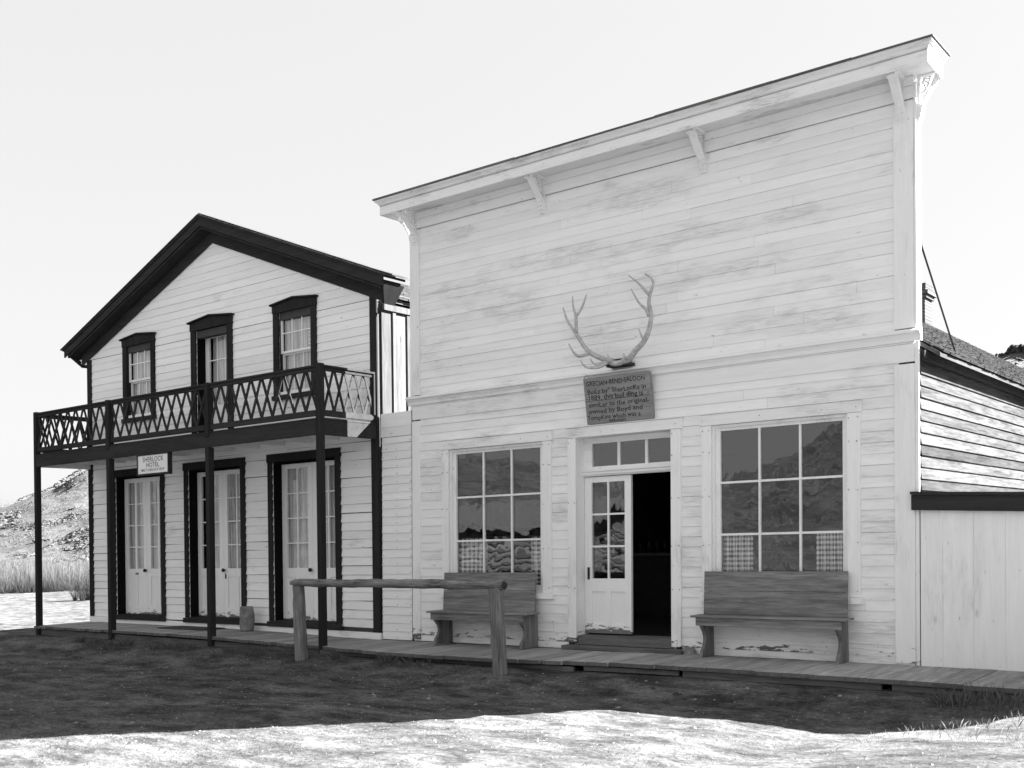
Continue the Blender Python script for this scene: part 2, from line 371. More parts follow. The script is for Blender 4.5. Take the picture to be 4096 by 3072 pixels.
def curtain(label,x0,x1,y,z0,z1,mat,sh,folds=6,amp=.02,taper=0,grp=None,name='curtain',cat='curtain'):
    b=MB(); nU=folds*8; nV=10; ph=rr(0,6)
    for j in range(nV+1):
        t=j/nV
        for i in range(nU+1):
            s=i/nU; xx=x0+(x1-x0)*s
            xx+= taper*(s-(0 if taper>0 else 1))*0
            wdt=(x1-x0); 
            if taper: 
                tt=1-abs(taper)*(1-t)**1.2
                xx= x0+wdt*s*tt if taper>0 else x1-wdt*(1-s)*tt
            yy=y+amp*(.35+.65*(1-t)+.2)*math.sin(s*folds*2*math.pi+ph+.7*math.sin(3*s+t*2))
            b.v.append((xx,yy,z0+(z1-z0)*t)); b.t.append(.5)
    b.uv=[((i/nU)*(x1-x0)*1.5,(z1-z0)*(j/nV)) for j in range(nV+1) for i in range(nU+1)]
    b.f=[(j*(nU+1)+i,j*(nU+1)+i+1,(j+1)*(nU+1)+i+1,(j+1)*(nU+1)+i) for j in range(nV) for i in range(nU)]
    o=b.build(name,M[mat],sh=sh,smooth=True); return tag(o,label,cat,grp)
def shingles(b,x0,z0,x1,z1,y0,y1,course=.13,wid=.12):
    """sloping roof plane from eave (x0,z0) to ridge (x1,z1), running along y"""
    L=math.hypot(x1-x0,z1-z0); ux,uz=(x1-x0)/L,(z1-z0)/L; nx_,nz_=-uz,ux
    if nz_<0: nx_,nz_=-nx_,-nz_
    n=int(L/course)
    for k in range(n+1):
        s0=k*course; s1=min(s0+course*1.25,L)
        y=y0+rr(0,.1)-.05
        while y<y1:
            w=rr(.5,1.5)*wid; ye=min(y+w-.002,y1+.02); t=.018+rr(0,.012); s00=s0+rr(-.007,.007)
            def P(s,h,yy): return (x0+ux*s+nx_*h,yy,z0+uz*s+nz_*h)
            b.hexa([P(s00,0.0,y),P(s00,0.0,ye),P(s1,0,ye),P(s1,0,y),P(s00,t,y),P(s00,t,ye),P(s1,.006,ye),P(s1,.006,y)])
            y+=w
# ================================================================ SALOON
sal=thing('saloon_building','white clapboard saloon with tall square false front and bracketed cornice','building',(3.43,0,0),SA)
H=[(.67,2.24,.66,2.62),(2.75,4.08,.0,2.60),(4.60,6.17,.66,2.62)]
b=MB(); siding(b,.14,6.70,.08,3.255,.1155,H,0,.011,gap=.0011); siding(b,.14,6.66,3.38,5.70,.1155,(),0,.009,gap=.0008)
fw=b.build('front_siding',M['siding'],sal,SA)
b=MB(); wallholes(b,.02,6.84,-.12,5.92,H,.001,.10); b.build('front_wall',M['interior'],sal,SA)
for q_ in ((.01,2.62),(4.22,6.85)): b=MB(); b.box(*q_,-.012,0,.0,.078); b.build('sill_board',M['trimx'],sal,SA)
# side walls, floor, roof
b=MB(); siding(b,.022,19,.0,3.085,.1175,(),-6.895,.022,.004,None,.004,5,.002,'y'); b.build('side_siding',M['bare'],sal,SA)
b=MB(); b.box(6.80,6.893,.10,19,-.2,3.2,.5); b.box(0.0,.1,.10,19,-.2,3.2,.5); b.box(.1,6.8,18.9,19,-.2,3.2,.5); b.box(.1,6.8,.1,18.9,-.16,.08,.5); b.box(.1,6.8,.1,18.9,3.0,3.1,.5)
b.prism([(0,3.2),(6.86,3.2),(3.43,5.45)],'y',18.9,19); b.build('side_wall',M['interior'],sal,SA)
b=MB(); shingles(b,7.09,3.15,3.43,5.60,.13,19.2); shingles(b,-.10,3.22,3.43,5.60,.13,19.2)
rf=b.build('roof',M['shingle'],sal,SA)
b=MB(); b.hexa([(7.07,.12,3.10),(7.07,19.1,3.10),(3.43,19.1,5.53),(3.43,.12,5.53),(7.07,.12,3.145),(7.07,19.1,3.145),(3.43,19.1,5.58),(3.43,.12,5.58)],.5)
b.hexa([(-.1,.12,3.13),(-.1,19.1,3.13),(3.43,19.1,5.53),(3.43,.12,5.53),(-.1,.12,3.18),(-.1,19.1,3.18),(3.43,19.1,5.58),(3.43,.12,5.58)],.5)
b.build('roof_deck',M['shingle'],sal,SA)
b=MB(); b.box(6.925,6.945,.03,19,3.09,3.17,.5); b.build('eave_board',M['dark'],sal,SA)
# chimney on the roof
b=MB(); b.box(3.16,3.60,11.13,11.57,5.0,6.02,.5); ch=b.build('chimney',M['brick'],sal,SA)
b=MB(); b.box(3.12,3.64,11.09,11.61,6.02,6.09,.5); b.box(3.08,3.68,11.05,11.65,6.09,6.17,.5); b.box(3.14,3.62,11.11,11.59,6.17,6.32,.5); b.build('chimney_cap',M['brick'],ch,SA)
b=MB(); b.tube([(6.80,.16,4.52),(6.80,1.70,3.30)],.011,6); b.build('brace_rod',M['iron'],sal,SA)
# corner boards
def corner(x0,x1,y0,y1,z0,z1,name='corner_board',mat='trimz'):
    b=MB(); b.box(x0,x1,y0,y1,z0,z1); return b.build(name,M[mat],sal,SA,bevel=.003)
corner(.0,.14,-.03,-.001,3.40,5.69); corner(6.66,6.86,-.03,-.001,3.40,5.69); corner(6.862,6.888,-.03,.13,3.40,5.86)
corner(.0,.14,-.03,-.001,.02,3.04); corner(6.66,6.86,-.03,-.001,.02,3.04); corner(-.028,-.002,-.03,.12,3.2,5.86)
b=MB(); b.box(6.862,6.90,-.012,.021,.0,3.25,.3); b.build('corner_post',M['trimz'],sal,SA)
b=MB(); b.box(6.90,6.935,.004,.04,-.05,1.69,.3); b.build('corner_gap_strip',M['darkz'],sal,SA)  # dark strip added to close the sunlit gap between corner post and fence
# frieze boards and mid moulding
b=MB(); b.box(0,6.86,-.026,-.001,5.705,5.83); b.box(0,6.86,-.034,-.001,5.833,5.925); b.build('frieze_board',M['trimx'],sal,SA)
b=MB(); b.prism([(-.001,3.262),(-.035,3.262),(-.04,3.30),(-.06,3.335),(-.085,3.345),(-.085,3.365),(-.05,3.385),(-.001,3.395)],'x',-.07,6.93,.5)
b.prism([(-.001,3.245),(-.02,3.245),(-.02,3.26),(-.001,3.26)],'x',.0,6.86,.4); b.build('storefront_moulding',M['trimx'],sal,SA)
b=MB(); b.box(.0,6.86,-.022,-.001,3.06,3.24); b.build('storefront_frieze',M['siding'],sal,SA)
# cornice
XL,XR=-.24,7.115
b=MB()
b.box(XL,XR,-.40,-.376,5.87,6.0,.6); b.box(XR-.024,XR,-.376,.10,5.87,6.0,.6); b.box(XL,XL+.024,-.376,.10,5.87,6.0,.6)
b.box(XL+.024,XR-.024,-.376,.10,5.928,5.95,.3)
cn=b.build('cornice',M['cornice'],sal,SA,bevel=.002)
b=MB(); pr=[(0,5.985),(0,6.0),(.012,6.005),(.025,6.03),(.055,6.052),(.055,6.072),(-.01,6.072)]
def ring(off,z): return [(XL-off,.10,z),(XL-off,-.40-off,z),(XR+off,-.40-off,z),(XR+off,.10,z)]
vs=[];fs=[]
for (o_,z_) in pr: vs+=ring(o_,z_)
for i in range(len(pr)-1):
    for k in range(3): fs.append((i*4+k,i*4+k+1,(i+1)*4+k+1,(i+1)*4+k))
b.add(vs,fs,.6); b.build('crown_moulding',M['cornice'],cn,SA)
b=MB(); x=XL-.07
while x<XR+.06:
    L=rr(.7,2.0); e=min(x+L,XR+.075); b.box(x,e-.004,-.475,.12,6.073,6.086+rr(0,.008)); x=e
b.build('cornice_cap',M['kick'],cn,SA)
# brackets
def bracket(px,side=None):
    b=MB(); w=.045
    def T(p,q,a0,a1,tn=None):  # profile piece (out,z) polygon, thickness a0..a1 across
        pass
    def ex(poly,a,c,tn=.5):
        if side is None: b.prism([(-p[0],p[1]) for p in poly],'x',px+a,px+c,tn)
        else:
            s=side; b.prism([(px+s*p[0],p[1]) for p in poly],'y',.055+a,.055+c,tn)
    out=.34 if side is None else .22
    k=out/.34
    P=lambda L:[(p[0]*k,p[1]) for p in L]
    ex(P([(0,5.93),(out/k,5.93),(out/k,5.905),(0,5.905)]),-w,w)                       # top arm
    ex(P([(0,5.904),(.035,5.904),(.035,5.62),(0,5.62)]),-w*.7,w*.7)                    # back arm
    # diagonal with scalloped foot, three laminations
    for a,c,d in ((-w,-w*.38,0),(-w*.36,w*.36,.010),(w*.38,w,0)):
        ex(P([(.34-.01+d,5.904),(.345+d,5.86),(.31+d,5.845),(.295+d,5.862),(.09+d,5.655),(.075+d,5.635),(.092+d,5.615),(.062+d,5.588),(.078+d,5.568),(.052+d,5.545),(.064+d,5.522),(.040+d,5.50),(.036,5.478),(0,5.478),(0,5.62),(.04,5.62),(.245,5.845),(.27,5.904)]),a,c)
    # fretwork fan
    for g_ in (8,30,52,74):
        a=R(g_); c0=(.04,5.90); r0,r1=.03,.13
        dx,dz=math.cos(a),-math.sin(a); nx_,nz_=-dz*.009,dx*.009
        ex(P([(c0[0]+dx*r0-nx_,c0[1]+dz*r0-nz_),(c0[0]+dx*r1-nx_,c0[1]+dz*r1-nz_),(c0[0]+dx*r1+nx_,c0[1]+dz*r1+nz_),(c0[0]+dx*r0+nx_,c0[1]+dz*r0+nz_)]),-.008,.008)
    arc=[(.04+r*math.cos(R(a)),5.90-r*math.sin(R(a))) for r,aa in ((.155,range(0,91,15)),(.125,range(90,-1,-15))) for a in aa]
    for i in range(6): ex(P([arc[i],arc[i+1],arc[12-i],arc[13-i]]),-.012,.012)
    return b.build('bracket',M['trimz'],sal,SA)
for x in (.07,2.25,4.51,6.74): bracket(x)
bracket(6.888,1); bracket(-.028,-1)
# windows
def shopwindow(x0,x1,gx0,gx1):
    wn=thing  # casing is the part, sash and sill hang on it
    b=MB(); b.box(x0,x0+.12,-.035,-.001,.682,2.60); c=b.build('window_casing',M['trimz'],sal,SA,bevel=.003)
    b=MB(); b.box(x1-.135,x1,-.035,-.001,.682,2.60); b.build('window_casing',M['trimz'],sal,SA,bevel=.003)
    b=MB(); b.box(x0-.015,x1+.015,-.042,-.001,2.602,2.725); b.box(x0-.02,x1+.02,-.052,-.001,2.727,2.742,.5); b.build('casing_head',M['trimx'],c,SA,bevel=.003)
    b=MB(); b.box(x0-.02,x1+.02,-.06,.03,.612,.68); b.build('window_sill',M['trimx'],c,SA)
    b=MB(); frame(b,x0+.12,x1-.135,-.0005,.045,.682,2.60,.03,.03,.02,.03)
    frame(b,x0+.151,x1-.166,.03,.07,.70,2.57,gx0-x0-.151,x1-.166-gx1,.08,.035)
    muntins(b,gx0,gx1,.78,2.535,3,3,.034,.066,.024); b.build('window_sash',M['trimz'],c,SA)
    panes(c,gx0-.005,gx1+.005,.775,2.54,3,3,.055,SA)
shopwindow(.55,2.375,.755,2.165); shopwindow(4.48,6.305,4.685,6.10)
# gingham half curtains hang inside
gk='gingham half curtains in the saloon windows'
curtain('gingham half curtain at left of the saloon window behind the hitching rail',.76,1.22,.13,.72,1.40,'gingham',SA,7,.018,.12,None)
curtain('gingham half curtain at right of the saloon window behind the hitching rail',1.93,2.22,.13,.72,1.40,'gingham',SA,5,.018,0,None)
curtain('gingham half curtain at left of the window behind the larger bench',4.66,5.04,.13,.72,1.38,'gingham',SA,6,.018,-.0,None)
curtain('gingham half curtain at right of the window behind the larger bench',5.76,6.14,.13,.72,1.38,'gingham',SA,6,.018,0,None)
for q_ in ([(.74,.13,1.41),(2.25,.13,1.41)],[(4.6,.13,1.39),(6.2,.13,1.39)]): b=MB(); b.tube(q_,.005,5); b.build('curtain_rod',M['iron'],sal,SA)
# door case
b=MB(); b.box(2.63,2.75,-.035,-.001,.08,2.60); dc=b.build('door_casing',M['trimz'],sal,SA,bevel=.003)
b=MB(); b.box(4.082,4.21,-.035,-.001,.08,2.60); b.build('door_casing',M['trimz'],sal,SA,bevel=.003)
b=MB(); b.box(2.61,4.235,-.042,-.001,2.602,2.725); b.box(2.60,4.245,-.055,-.001,2.727,2.742,.5); b.build('casing_head',M['trimx'],dc,SA,bevel=.003)
b=MB(); b.box(2.70,2.752,0,.24,.0,2.60); b.box(4.078,4.13,0,.24,.0,2.60); b.box(2.752,4.078,0,.24,2.598,2.64); b.build('door_jamb',M['trimz'],dc,SA)
b=MB(); b.box(2.752,4.078,.15,.20,2.53,2.597); b.box(2.752,4.078,.15,.20,2.20,2.245); b.box(2.752,2.87,.15,.20,2.246,2.529); b.box(4.03,4.078,.15,.20,2.246,2.529)
b.box(3.24,3.275,.155,.195,2.246,2.529); b.box(3.63,3.665,.155,.195,2.246,2.529); tr=b.build('transom_window',M['trimx'],sal,SA)
panes(tr,2.865,4.04,2.24,2.535,3,1,.175,SA)
b=MB(); b.prism([(.19,2.125),(.12,2.125),(.10,2.15),(.10,2.17),(.085,2.185),(.085,2.199),(.19,2.199)],'x',2.70+.052,4.078,.5); b.build('transom_bar',M['trimx'],sal,SA)
def leafdoor(x0,x1,z0,z1,gx0,gx1,gz0,gz1,cols,rows,y,sh,parent,mw=.022,mwv=None,panel=(.30,.70),mid=True):
    b=MB(); t=.04
    b.box(x0,gx0,y,y+t,z0,z1,.5); b.box(gx1,x1,y,y+t,z0,z1,.5); b.box(gx0,gx1,y+.001,y+t,gz1,z1,.5)
    b.box(gx0,gx1,y+.001,y+t,panel[1],gz0,.5); b.box(gx0,gx1,y+.001,y+t,z0,panel[0],.5)
    b.box(gx0,gx1,y+.014,y+t-.01,panel[0],panel[1],.3)
    if mid: b.box((gx0+gx1)/2-.035,(gx0+gx1)/2+.035,y+.001,y+t,panel[0],panel[1],.5)
    muntins(b,gx0,gx1,gz0,gz1,cols,rows,y+.004,y+.034,mw,mwv)
    d=b.build('door',M['doorpaint'],parent,sh)
    panes(d,gx0-.003,gx1+.003,gz0-.003,gz1+.003,cols,rows,y+.018,sh); return d
dl=leafdoor(2.757,3.43,.185,2.118,2.86,3.34,.86,2.05,2,3,.155,SA,sal)
b=MB(); b.box(2.80,2.83,.145,.154,.85,1.0); b.build('latch_plate',M['iron'],dl,SA)
# second leaf swung inwards
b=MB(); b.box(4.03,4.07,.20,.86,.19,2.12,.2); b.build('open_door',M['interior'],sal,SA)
b=MB(); b.box(2.752,4.078,-.01,.30,.052,.165,.4); ts=b.build('threshold',M['kick'],sal,SA,bevel=.006)
b=MB(); b.box(2.60,4.27,-.15,-.012,.0,.05,.5); st=tag(b.build('door_step',M['kick'],sh=NO,bevel=.008),'worn plank step lying at foot of the open saloon door','step')
# inside: bar counter and bottles
br=thing('bar_counter','dark bar counter seen faintly through the open saloon door','bar',(1.2,4.6,.08))
b=MB(); b.box(-.0+.3,5.6,4.4,4.9,.081,1.05,.5); b.build('counter_front',M['interior'],br); b=MB(); b.box(.2,5.7,4.3,5.0,1.052,1.10,.5); b.build('counter_top',M['kick'],br)
for i in range(5):
    x=.95+i*.16+rr(-.02,.02); b=MB(); h=rr(.24,.30); b.tube([(x,4.55,1.102),(x,4.55,1.102+h*.6),(x,4.55,1.102+h*.72),(x,4.55,1.102+h)],[.04,.04,.015,.013],10)
    tag(b.build('bottle',M['bottle'],smooth=True),'dark bottle standing on the bar inside the open saloon door','bottle','bottles on the bar counter')
# ================================================================ CONNECTING WALL
cw=thing('connecting_wall','short white clapboard wall filling the gap between hotel and saloon','wall',(-.31,0,0))
b=MB(); siding(b,-.60,-.03,.0,2.86,.1155,(),0,.014,.004,None,.002,9); b.box(-.62,-.03,-.012,0,2.865,3.0); b.box(-.62,-.03,-.012,0,3.003,3.20); b.build('siding',M['hsiding'],cw,SA)
b=MB(); b.box(-.62,-.03,.001,.05,-.1,3.198); b.build('backing_boards',M['bare'],cw,SA)
def nails(pts,parent,y,sh,axis='x'):
    b=MB()
    for x,z in pts:
        x+=rr(-.006,.006); z+=rr(-.006,.006); w=rr(.003,.0045); b.box(x-w,x+w,y-.001,y+.004,z-w*rr(1,2.2),z+w,.5)
    o=b.build('nail_heads',M['iron'],parent,sh); o['kind']='stuff'
nails([(x,z) for k in range(25) for z in (.03+k*.1155,) for x in (-.585,-.31,-.055) if rr(0,1)<.9],cw,-.0135,SA)
nails([(x,z) for x in (.57,.65,2.26,2.35,4.50,4.58,6.19,6.28,2.65,2.73,4.1,4.19) for z in (.75,1.25,1.8,2.3,2.55) if rr(0,1)<.75]+[(x,2.66) for x in (.60,1.2,1.9,2.33,2.7,3.3,4.15,4.5,5.2,5.9,6.27)],sal,-.043,SA)
# ================================================================ HOTEL
XC=-4.365; SL=.40
hot=thing('hotel_building','white two storey hotel with dark trim, gable front and lattice balcony','building',(XC,0,0),HO)
D=[(-7.25,-5.88),(-5.10,-3.72),(-2.94,-1.53)]
HH=[(a,c,.18,2.65) for a,c in D]+[(-6.84,-6.11,3.68,4.95),(-4.83,-4.01,3.0,4.96),(-2.75,-2.01,3.68,4.95)]
zg=lambda x: 6.36-SL*abs(x-XC)
b=MB(); siding(b,-8.0,-.75,.15,2.84,.128,HH,0,.019,.004,None,.006,2.0,.003); siding(b,-8.0,-.75,2.84,4.86,.128,HH,0,.012,.004,None,.002,3.0)
siding(b,0,0,4.866,6.42,.128,HH,0,.012,.004,lambda z:(XC-(6.50-z)/SL,XC+(6.50-z)/SL) if z<6.5 else (0,-1),.002,3.5); b.build('front_siding',M['hsiding'],hot,HO)
b=MB(); wallholes(b,-8.09,-.64,-.1,4.84,HH,.001,.10); b.prism([(-8.09,4.84),(-.64,4.84),(XC,6.33)],'y',.001,.10) ; 
b.build('front_wall',M['interior'],hot,HO)
DY=8
b=MB(); b.box(-.70,-.632,.10,DY,-.2,4.82,.5); b.box(-8.10,-8.03,.10,DY,-1.2,4.82,.5); b.box(-8.03,-.70,DY-.1,DY,-1.2,4.82,.5); b.box(-8.03,-.70,.1,DY-.1,-.1,.15,.5); b.box(-8.03,-.70,.1,DY-.1,2.85,3.0,.5); b.box(-8.03,-.7,.1,DY-.1,4.95,5.0,.5)
b.prism([(-8.10,4.82),(-.632,4.82),(XC,6.3)],'y',DY-.1,DY)
b.build('side_wall',M['interior'],hot,HO)
b=MB(); y=.06
while y<DY: b.box(-.6315,-.612,y,min(DY,y+.297),.0,4.70); y+=.30
b.build('side_boards',M['barez'],hot,HO)
b=MB(); y=.30
while y<DY: b.box(-.6115,-.590,y-.03,y+.03,.0,4.699); y+=.30
b.build('side_batten',M['barez'],hot,HO)
b=MB(); b.box(-.6115,-.572,.08,DY,4.702,4.79,.5); b.build('side_frieze',M['barez'],hot,HO)
b=MB()
for s in (1,-1):
    xe=XC+s*3.82; b.hexa([(xe,.12,4.82),(xe,DY+.2,4.82),(XC,DY+.2,6.35),(XC,.12,6.35),(xe,.12,4.865),(xe,DY+.2,4.865),(XC,DY+.2,6.40),(XC,.12,6.40)],.5)
b.build('roof_deck',M['barez'],hot,HO)
b=MB(); shingles(b,XC+3.87,4.875,XC,6.42,.19,DY+.25); shingles(b,XC-3.87,4.875,XC,6.42,.19,DY+.25); b.build('roof',M['shingle'],hot,HO)
# front gable: raised rake box
def rake(b,zt_ap,zh,xe,y0,y1,tn=.5,plumb=True):
    for s in (1,-1):
        x1=XC+s*xe; z1=zt_ap-SL*xe
        b.hexa([(XC,y0,zt_ap-zh),(x1,y0,z1-zh),(x1,y1,z1-zh),(XC,y1,zt_ap-zh),(XC,y0,zt_ap),(x1,y0,z1),(x1,y1,z1),(XC,y1,zt_ap)],tn)
b=MB(); rake(b,6.70,.13,4.10,-.27,-.245); gf=b.build('rake_fascia',M['dark'],hot,HO)
b=MB(); rake(b,6.56,.03,4.02,-.244,.06); b.build('rake_soffit',M['dark'],hot,HO)
b=MB(); rake(b,6.55,.21,3.90,-.035,-.019); b.build('rake_frieze',M['dark'],hot,HO)
b=MB(); rake(b,6.735,.034,4.13,-.29,.16); b.build('rake_crown',M['dark'],hot,HO)
b=MB()
for k,(h,o_) in enumerate(((0,0),(.022,-.03))):
    for s in (1,-1):
        x1=XC+s*(4.17+o_); z=6.738+h
        b.hexa([(XC,-.31-o_,z),(x1,-.31-o_,z-SL*(4.17+o_)),(x1,.20,z-SL*(4.17+o_)),(XC,.20,z),(XC,-.31-o_,z+.016),(x1,-.31-o_,z+.016-SL*(4.17+o_)),(x1,.20,z+.016-SL*(4.17+o_)),(XC,.20,z+.016)])
b.build('rake_shingles',M['shingle'],hot,HO)
for s in (1,-1):
    b=MB(); b.hexa([(XC+s*3.905,-.036,4.75),(XC+s*4.085,-.243,5.0),(XC+s*4.085,.19,5.0),(XC+s*3.905,.17,4.75),(XC+s*3.885,-.036,4.78),(XC+s*4.06,-.243,5.04),(XC+s*4.06,.19,5.04),(XC+s*3.885,.17,4.78)],.5); b.build('eave_return',M['darkz'],hot,HO)
b=MB(); b.prism([(-8.1,4.85),(-.62,4.85),(-.55,4.88),(XC,6.50),(-8.2,4.88)],'y',.101,.15); b.build('gable_back',M['interior'],hot,HO)
# corner boards, skirt
b=MB(); b.box(-8.11,-7.98,-.03,-.001,.15,4.86); b.build('corner_board',M['darkz'],hot,HO,bevel=.003)
b=MB(); b.box(-.77,-.632,-.03,-.001,.085,4.90); b.build('corner_board',M['darkz'],hot,HO,bevel=.003)
b=MB(); b.hexa([(-8.11,-.034,-.05),(-.615,-.034,-.05),(-.615,-.0,-.05),(-8.11,-.0,-.05),(-8.11,-.034,.148),(-.615,-.034,.082),(-.615,-.0,.082),(-8.11,-.0,.148)],.5); b.build('skirt_board',M['trimx'],hot,HO)
# ground floor double doors
labs=[('left','leftmost'),('middle','middle'),('right','rightmost')]
for i,(a,c) in enumerate(D):
    b=MB(); b.box(a-.105,a-.001,-.035,-.001,.19,2.655); b.box(c+.001,c+.115,-.035,-.001,.19,2.655); b.box(a-.115,c+.125,-.045,-.001,2.657,2.785); b.build('door_casing',M['darkz'],hot,HO,bevel=.003)
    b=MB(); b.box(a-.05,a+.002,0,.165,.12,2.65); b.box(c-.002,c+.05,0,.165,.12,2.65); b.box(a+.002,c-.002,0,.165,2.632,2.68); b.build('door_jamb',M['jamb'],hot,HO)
    b=MB(); b.box(a-.13,c+.13,-.06,-.0355,.112,.188); b.box(a+.003,c-.003,-.0345,.22,.13,.20); b.build('door_sill',M['dark'],hot,HO)
    mid=(a+c)/2; wv=(.06,.03,.026)[i]
    for s,(p,q) in enumerate(((a+.004,mid-.002),(mid+.002,c-.004))):
        gw=.105; d=leafdoor(p,q,.205,2.628,p+gw,q-gw,1.01,2.555,2,4,.165,HO,hot,.018,wv,(.36,.87))
        if i==0 and s==0:
            b=MB(); b.box(mid-.36,mid-.27,.156,.164,.905,.94); b.build('mail_slot',M['brass'],d,HO)
        if s==(0 if i!=1 else 1) and True:
            xx=mid-.03 if s==0 else mid+.03
            b=MB(); b.tube([(xx,.164,.98),(xx,.145,.98),(xx,.14,.98),(xx,.115,.98),(xx,.10,.98)],[.012,.012,.028,.032,.014],10); b.build('door_knob',M['iron'],d,HO,smooth=True)
            if i==1:
                b=MB(); b.box(mid+.035,mid+.065,.158,.164,.84,.92); b.build('lock_plate',M['iron'],d,HO)
        curtain('pale curtain in the %s leaf of the %s ground floor double door'%(('left','right')[s],('left','middle','right')[i]),p+(.16 if i==1 and s==0 else .01),q-.06,.225,.95,2.6,'curtain',HO,5,.012,0)
# upstairs windows and door
def pediment(b,x0,x1,z0,zs,za,y0,y1):
    xm=(x0+x1)/2; b.prism([(x0,z0),(x1,z0),(x1,zs),(xm,za),(x0,zs)],'y',y0,y1,.5)
def headcap(b,x0,x1,zs,za,y0,y1):
    xm=(x0+x1)/2; b.prism([(x0,zs),(xm,za),(x1,zs),(x1,zs+.025),(xm,za+.025),(x0,zs+.025)],'y',y0,y1,.4)
def upwindow(x0,x1,side):
    a,c=x0+.12,x1-.115
    b=MB(); b.box(x0,a,-.035,-.001,3.68,4.955); b.box(c,x1,-.035,-.001,3.68,4.955); pediment(b,x0-.01,x1+.01,4.957,5.07,5.125,-.042,-.001); headcap(b,x0-.04,x1+.04,5.072,5.128,-.075,-.001)
    cs=b.build('window_casing',M['darkz'],hot,HO)
    b=MB(); b.box(x0-.02,x1+.02,-.06,.0,3.61,3.678); b.build('window_sill',M['dark'],cs,HO)
    b=MB(); frame(b,a,c,.02,.05,4.325,4.95,.035,.035,.035,.035); muntins(b,a+.035,c-.035,4.36,4.915,3,2,.024,.046,.016)
    frame(b,a,c,.055,.085,3.68,4.335,.04,.04,.05,.035); muntins(b,a+.04,c-.04,3.73,4.30,3,2,.059,.081,.016); ws=b.build('window_sash',M['trimz'],cs,HO)
    panes(cs,a+.03,c-.03,4.355,4.92,3,2,.035,HO); panes(cs,a+.035,c-.035,3.725,4.305,3,2,.07,HO)
    for q_ in (a,c-.003): b=MB(); b.box(q_,q_+.003,.0,.10,3.68,4.95); b.build('window_jamb',M['darkz'],cs,HO)
    curtain('thin pale curtain in the %s upstairs window of the hotel'%side,a-.02,c-.02,.105,3.70,4.93,'curtain',HO,7,.008,0)
    return cs,c
upwindow(-6.955,-5.995,'left'); cs,c=upwindow(-2.87,-1.895,'right')
b=MB(); frame(b,-2.12,-2.065,.0295,.034,4.40,4.60,.012,.012,.012,.012)
for z in (4.463,4.527): b.box(-2.108,-2.077,.0295,.034,z,z+.012)
b.build('paper_tag',M['signwhite'],cs,HO)
b=MB(); b.box(-4.965,-4.831,-.035,-.001,3.03,4.965); b.box(-4.009,-3.88,-.035,-.001,3.03,4.965); pediment(b,-4.975,-3.87,4.967,5.085,5.15,-.042,-.001); headcap(b,-5.01,-3.835,5.088,5.153,-.08,-.001); b.build('balcony_door_casing',M['darkz'],hot,HO)
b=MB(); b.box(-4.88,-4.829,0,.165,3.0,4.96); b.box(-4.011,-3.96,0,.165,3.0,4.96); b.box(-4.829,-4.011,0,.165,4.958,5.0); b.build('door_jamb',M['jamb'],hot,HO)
leafdoor(-4.828,-4.012,3.04,4.957,-4.735,-4.10,3.72,4.85,3,3,.165,HO,hot,.016,.016,(3.15,3.6))
curtain('gathered pale curtain behind the glass of the upstairs balcony door',-4.70,-4.06,.235,3.7,4.87,'curtain',HO,6,.02,0)
# ---- balcony
BX0,BX1,BY=-8.065,-.655,-1.10; PW=.044; ZR=3.80
bal=MB(); x=BX0
while x<BX1: e=min(x+.14,BX1); bal.box(x,e-.004,BY+.02,-.03,3.058,3.083); x=e
balo=bal.build('balcony',M['dark'],hot,HO)
for i_,q_ in enumerate(((BX0+.09,BX1-.09,BY,BY+.04),(BX1-.045,BX1-.003,BY+.09,-.032),(BX0+.003,BX0+.045,BY+.09,-.032))):
    b=MB(); b.box(*q_,2.85,3.052); b.build('beam',M['soffit' if i_==2 else 'dark'],balo,HO)
b=MB(); x=BX0+.5
while x<BX1-.2:
    b=MB(); b.box(x,x+.045,BY+.041,-.03,2.90,3.03); b.build('joist',M['soffit'],balo,HO); x+=.61
b=MB(); b.box(BX0+.05,BX1-.05,BY+.042,-.03,3.032,3.056,.5); b.build('ceiling_boards',M['soffit'],balo,HO)
PX=[-8.02,-5.735,-3.115,-.70]
for p,q in zip(PX,PX[1:]):
    p+=PW;q-=PW
    for z0_,z1_,ya,yb in ((ZR-.075,ZR-.028,BY+.02,BY+.06),(ZR-.027,ZR,BY-.005,BY+.09),(3.11,3.19,BY+.02,BY+.06)):
        b=MB(); b.box(p,q,ya,yb,z0_,z1_); b.build('rail',M['dark'],balo,HO)
    n=round((q-p)/.243); w=(q-p)/n
    b=MB()
    for k in range(n):
        a=p+k*w; b.bar((a+.012,BY+.033,3.191),(a+w-.012,BY+.033,ZR-.076),.044,.012,(0,1,0)); b.bar((a+w-.012,BY+.047,3.191),(a+.012,BY+.047,ZR-.076),.044,.012,(0,1,0))
    b.build('lattice',M['dark'],balo,HO)
for xs in (BX0+.035,BX1-.035):
    for z0_,z1_,hw in ((ZR-.075,ZR-.028,.02),(ZR-.027,ZR,.04),(3.11,3.19,.02)):
        b=MB(); b.box(xs-hw,xs+hw,BY+.091,-.04,z0_,z1_); b.build('rail',M['dark'],balo,HO)
    b=MB(); n=5; w=(1.0)/n-.008
    for k in range(n):
        a=BY+.10+k*w; b.bar((xs-.007,a+.012,3.191),(xs-.007,a+w-.012,ZR-.076),.036,.012,(1,0,0)); b.bar((xs+.007,a+w-.012,3.191),(xs+.007,a+.012,ZR-.076),.036,.012,(1,0,0))
    b.build('lattice',M['dark'],balo,HO)
    b=MB(); b.box(xs-.04,xs+.04,-.075,-.036,3.19,ZR-.03); b.build('wall_post',M['darkz'],balo,HO)
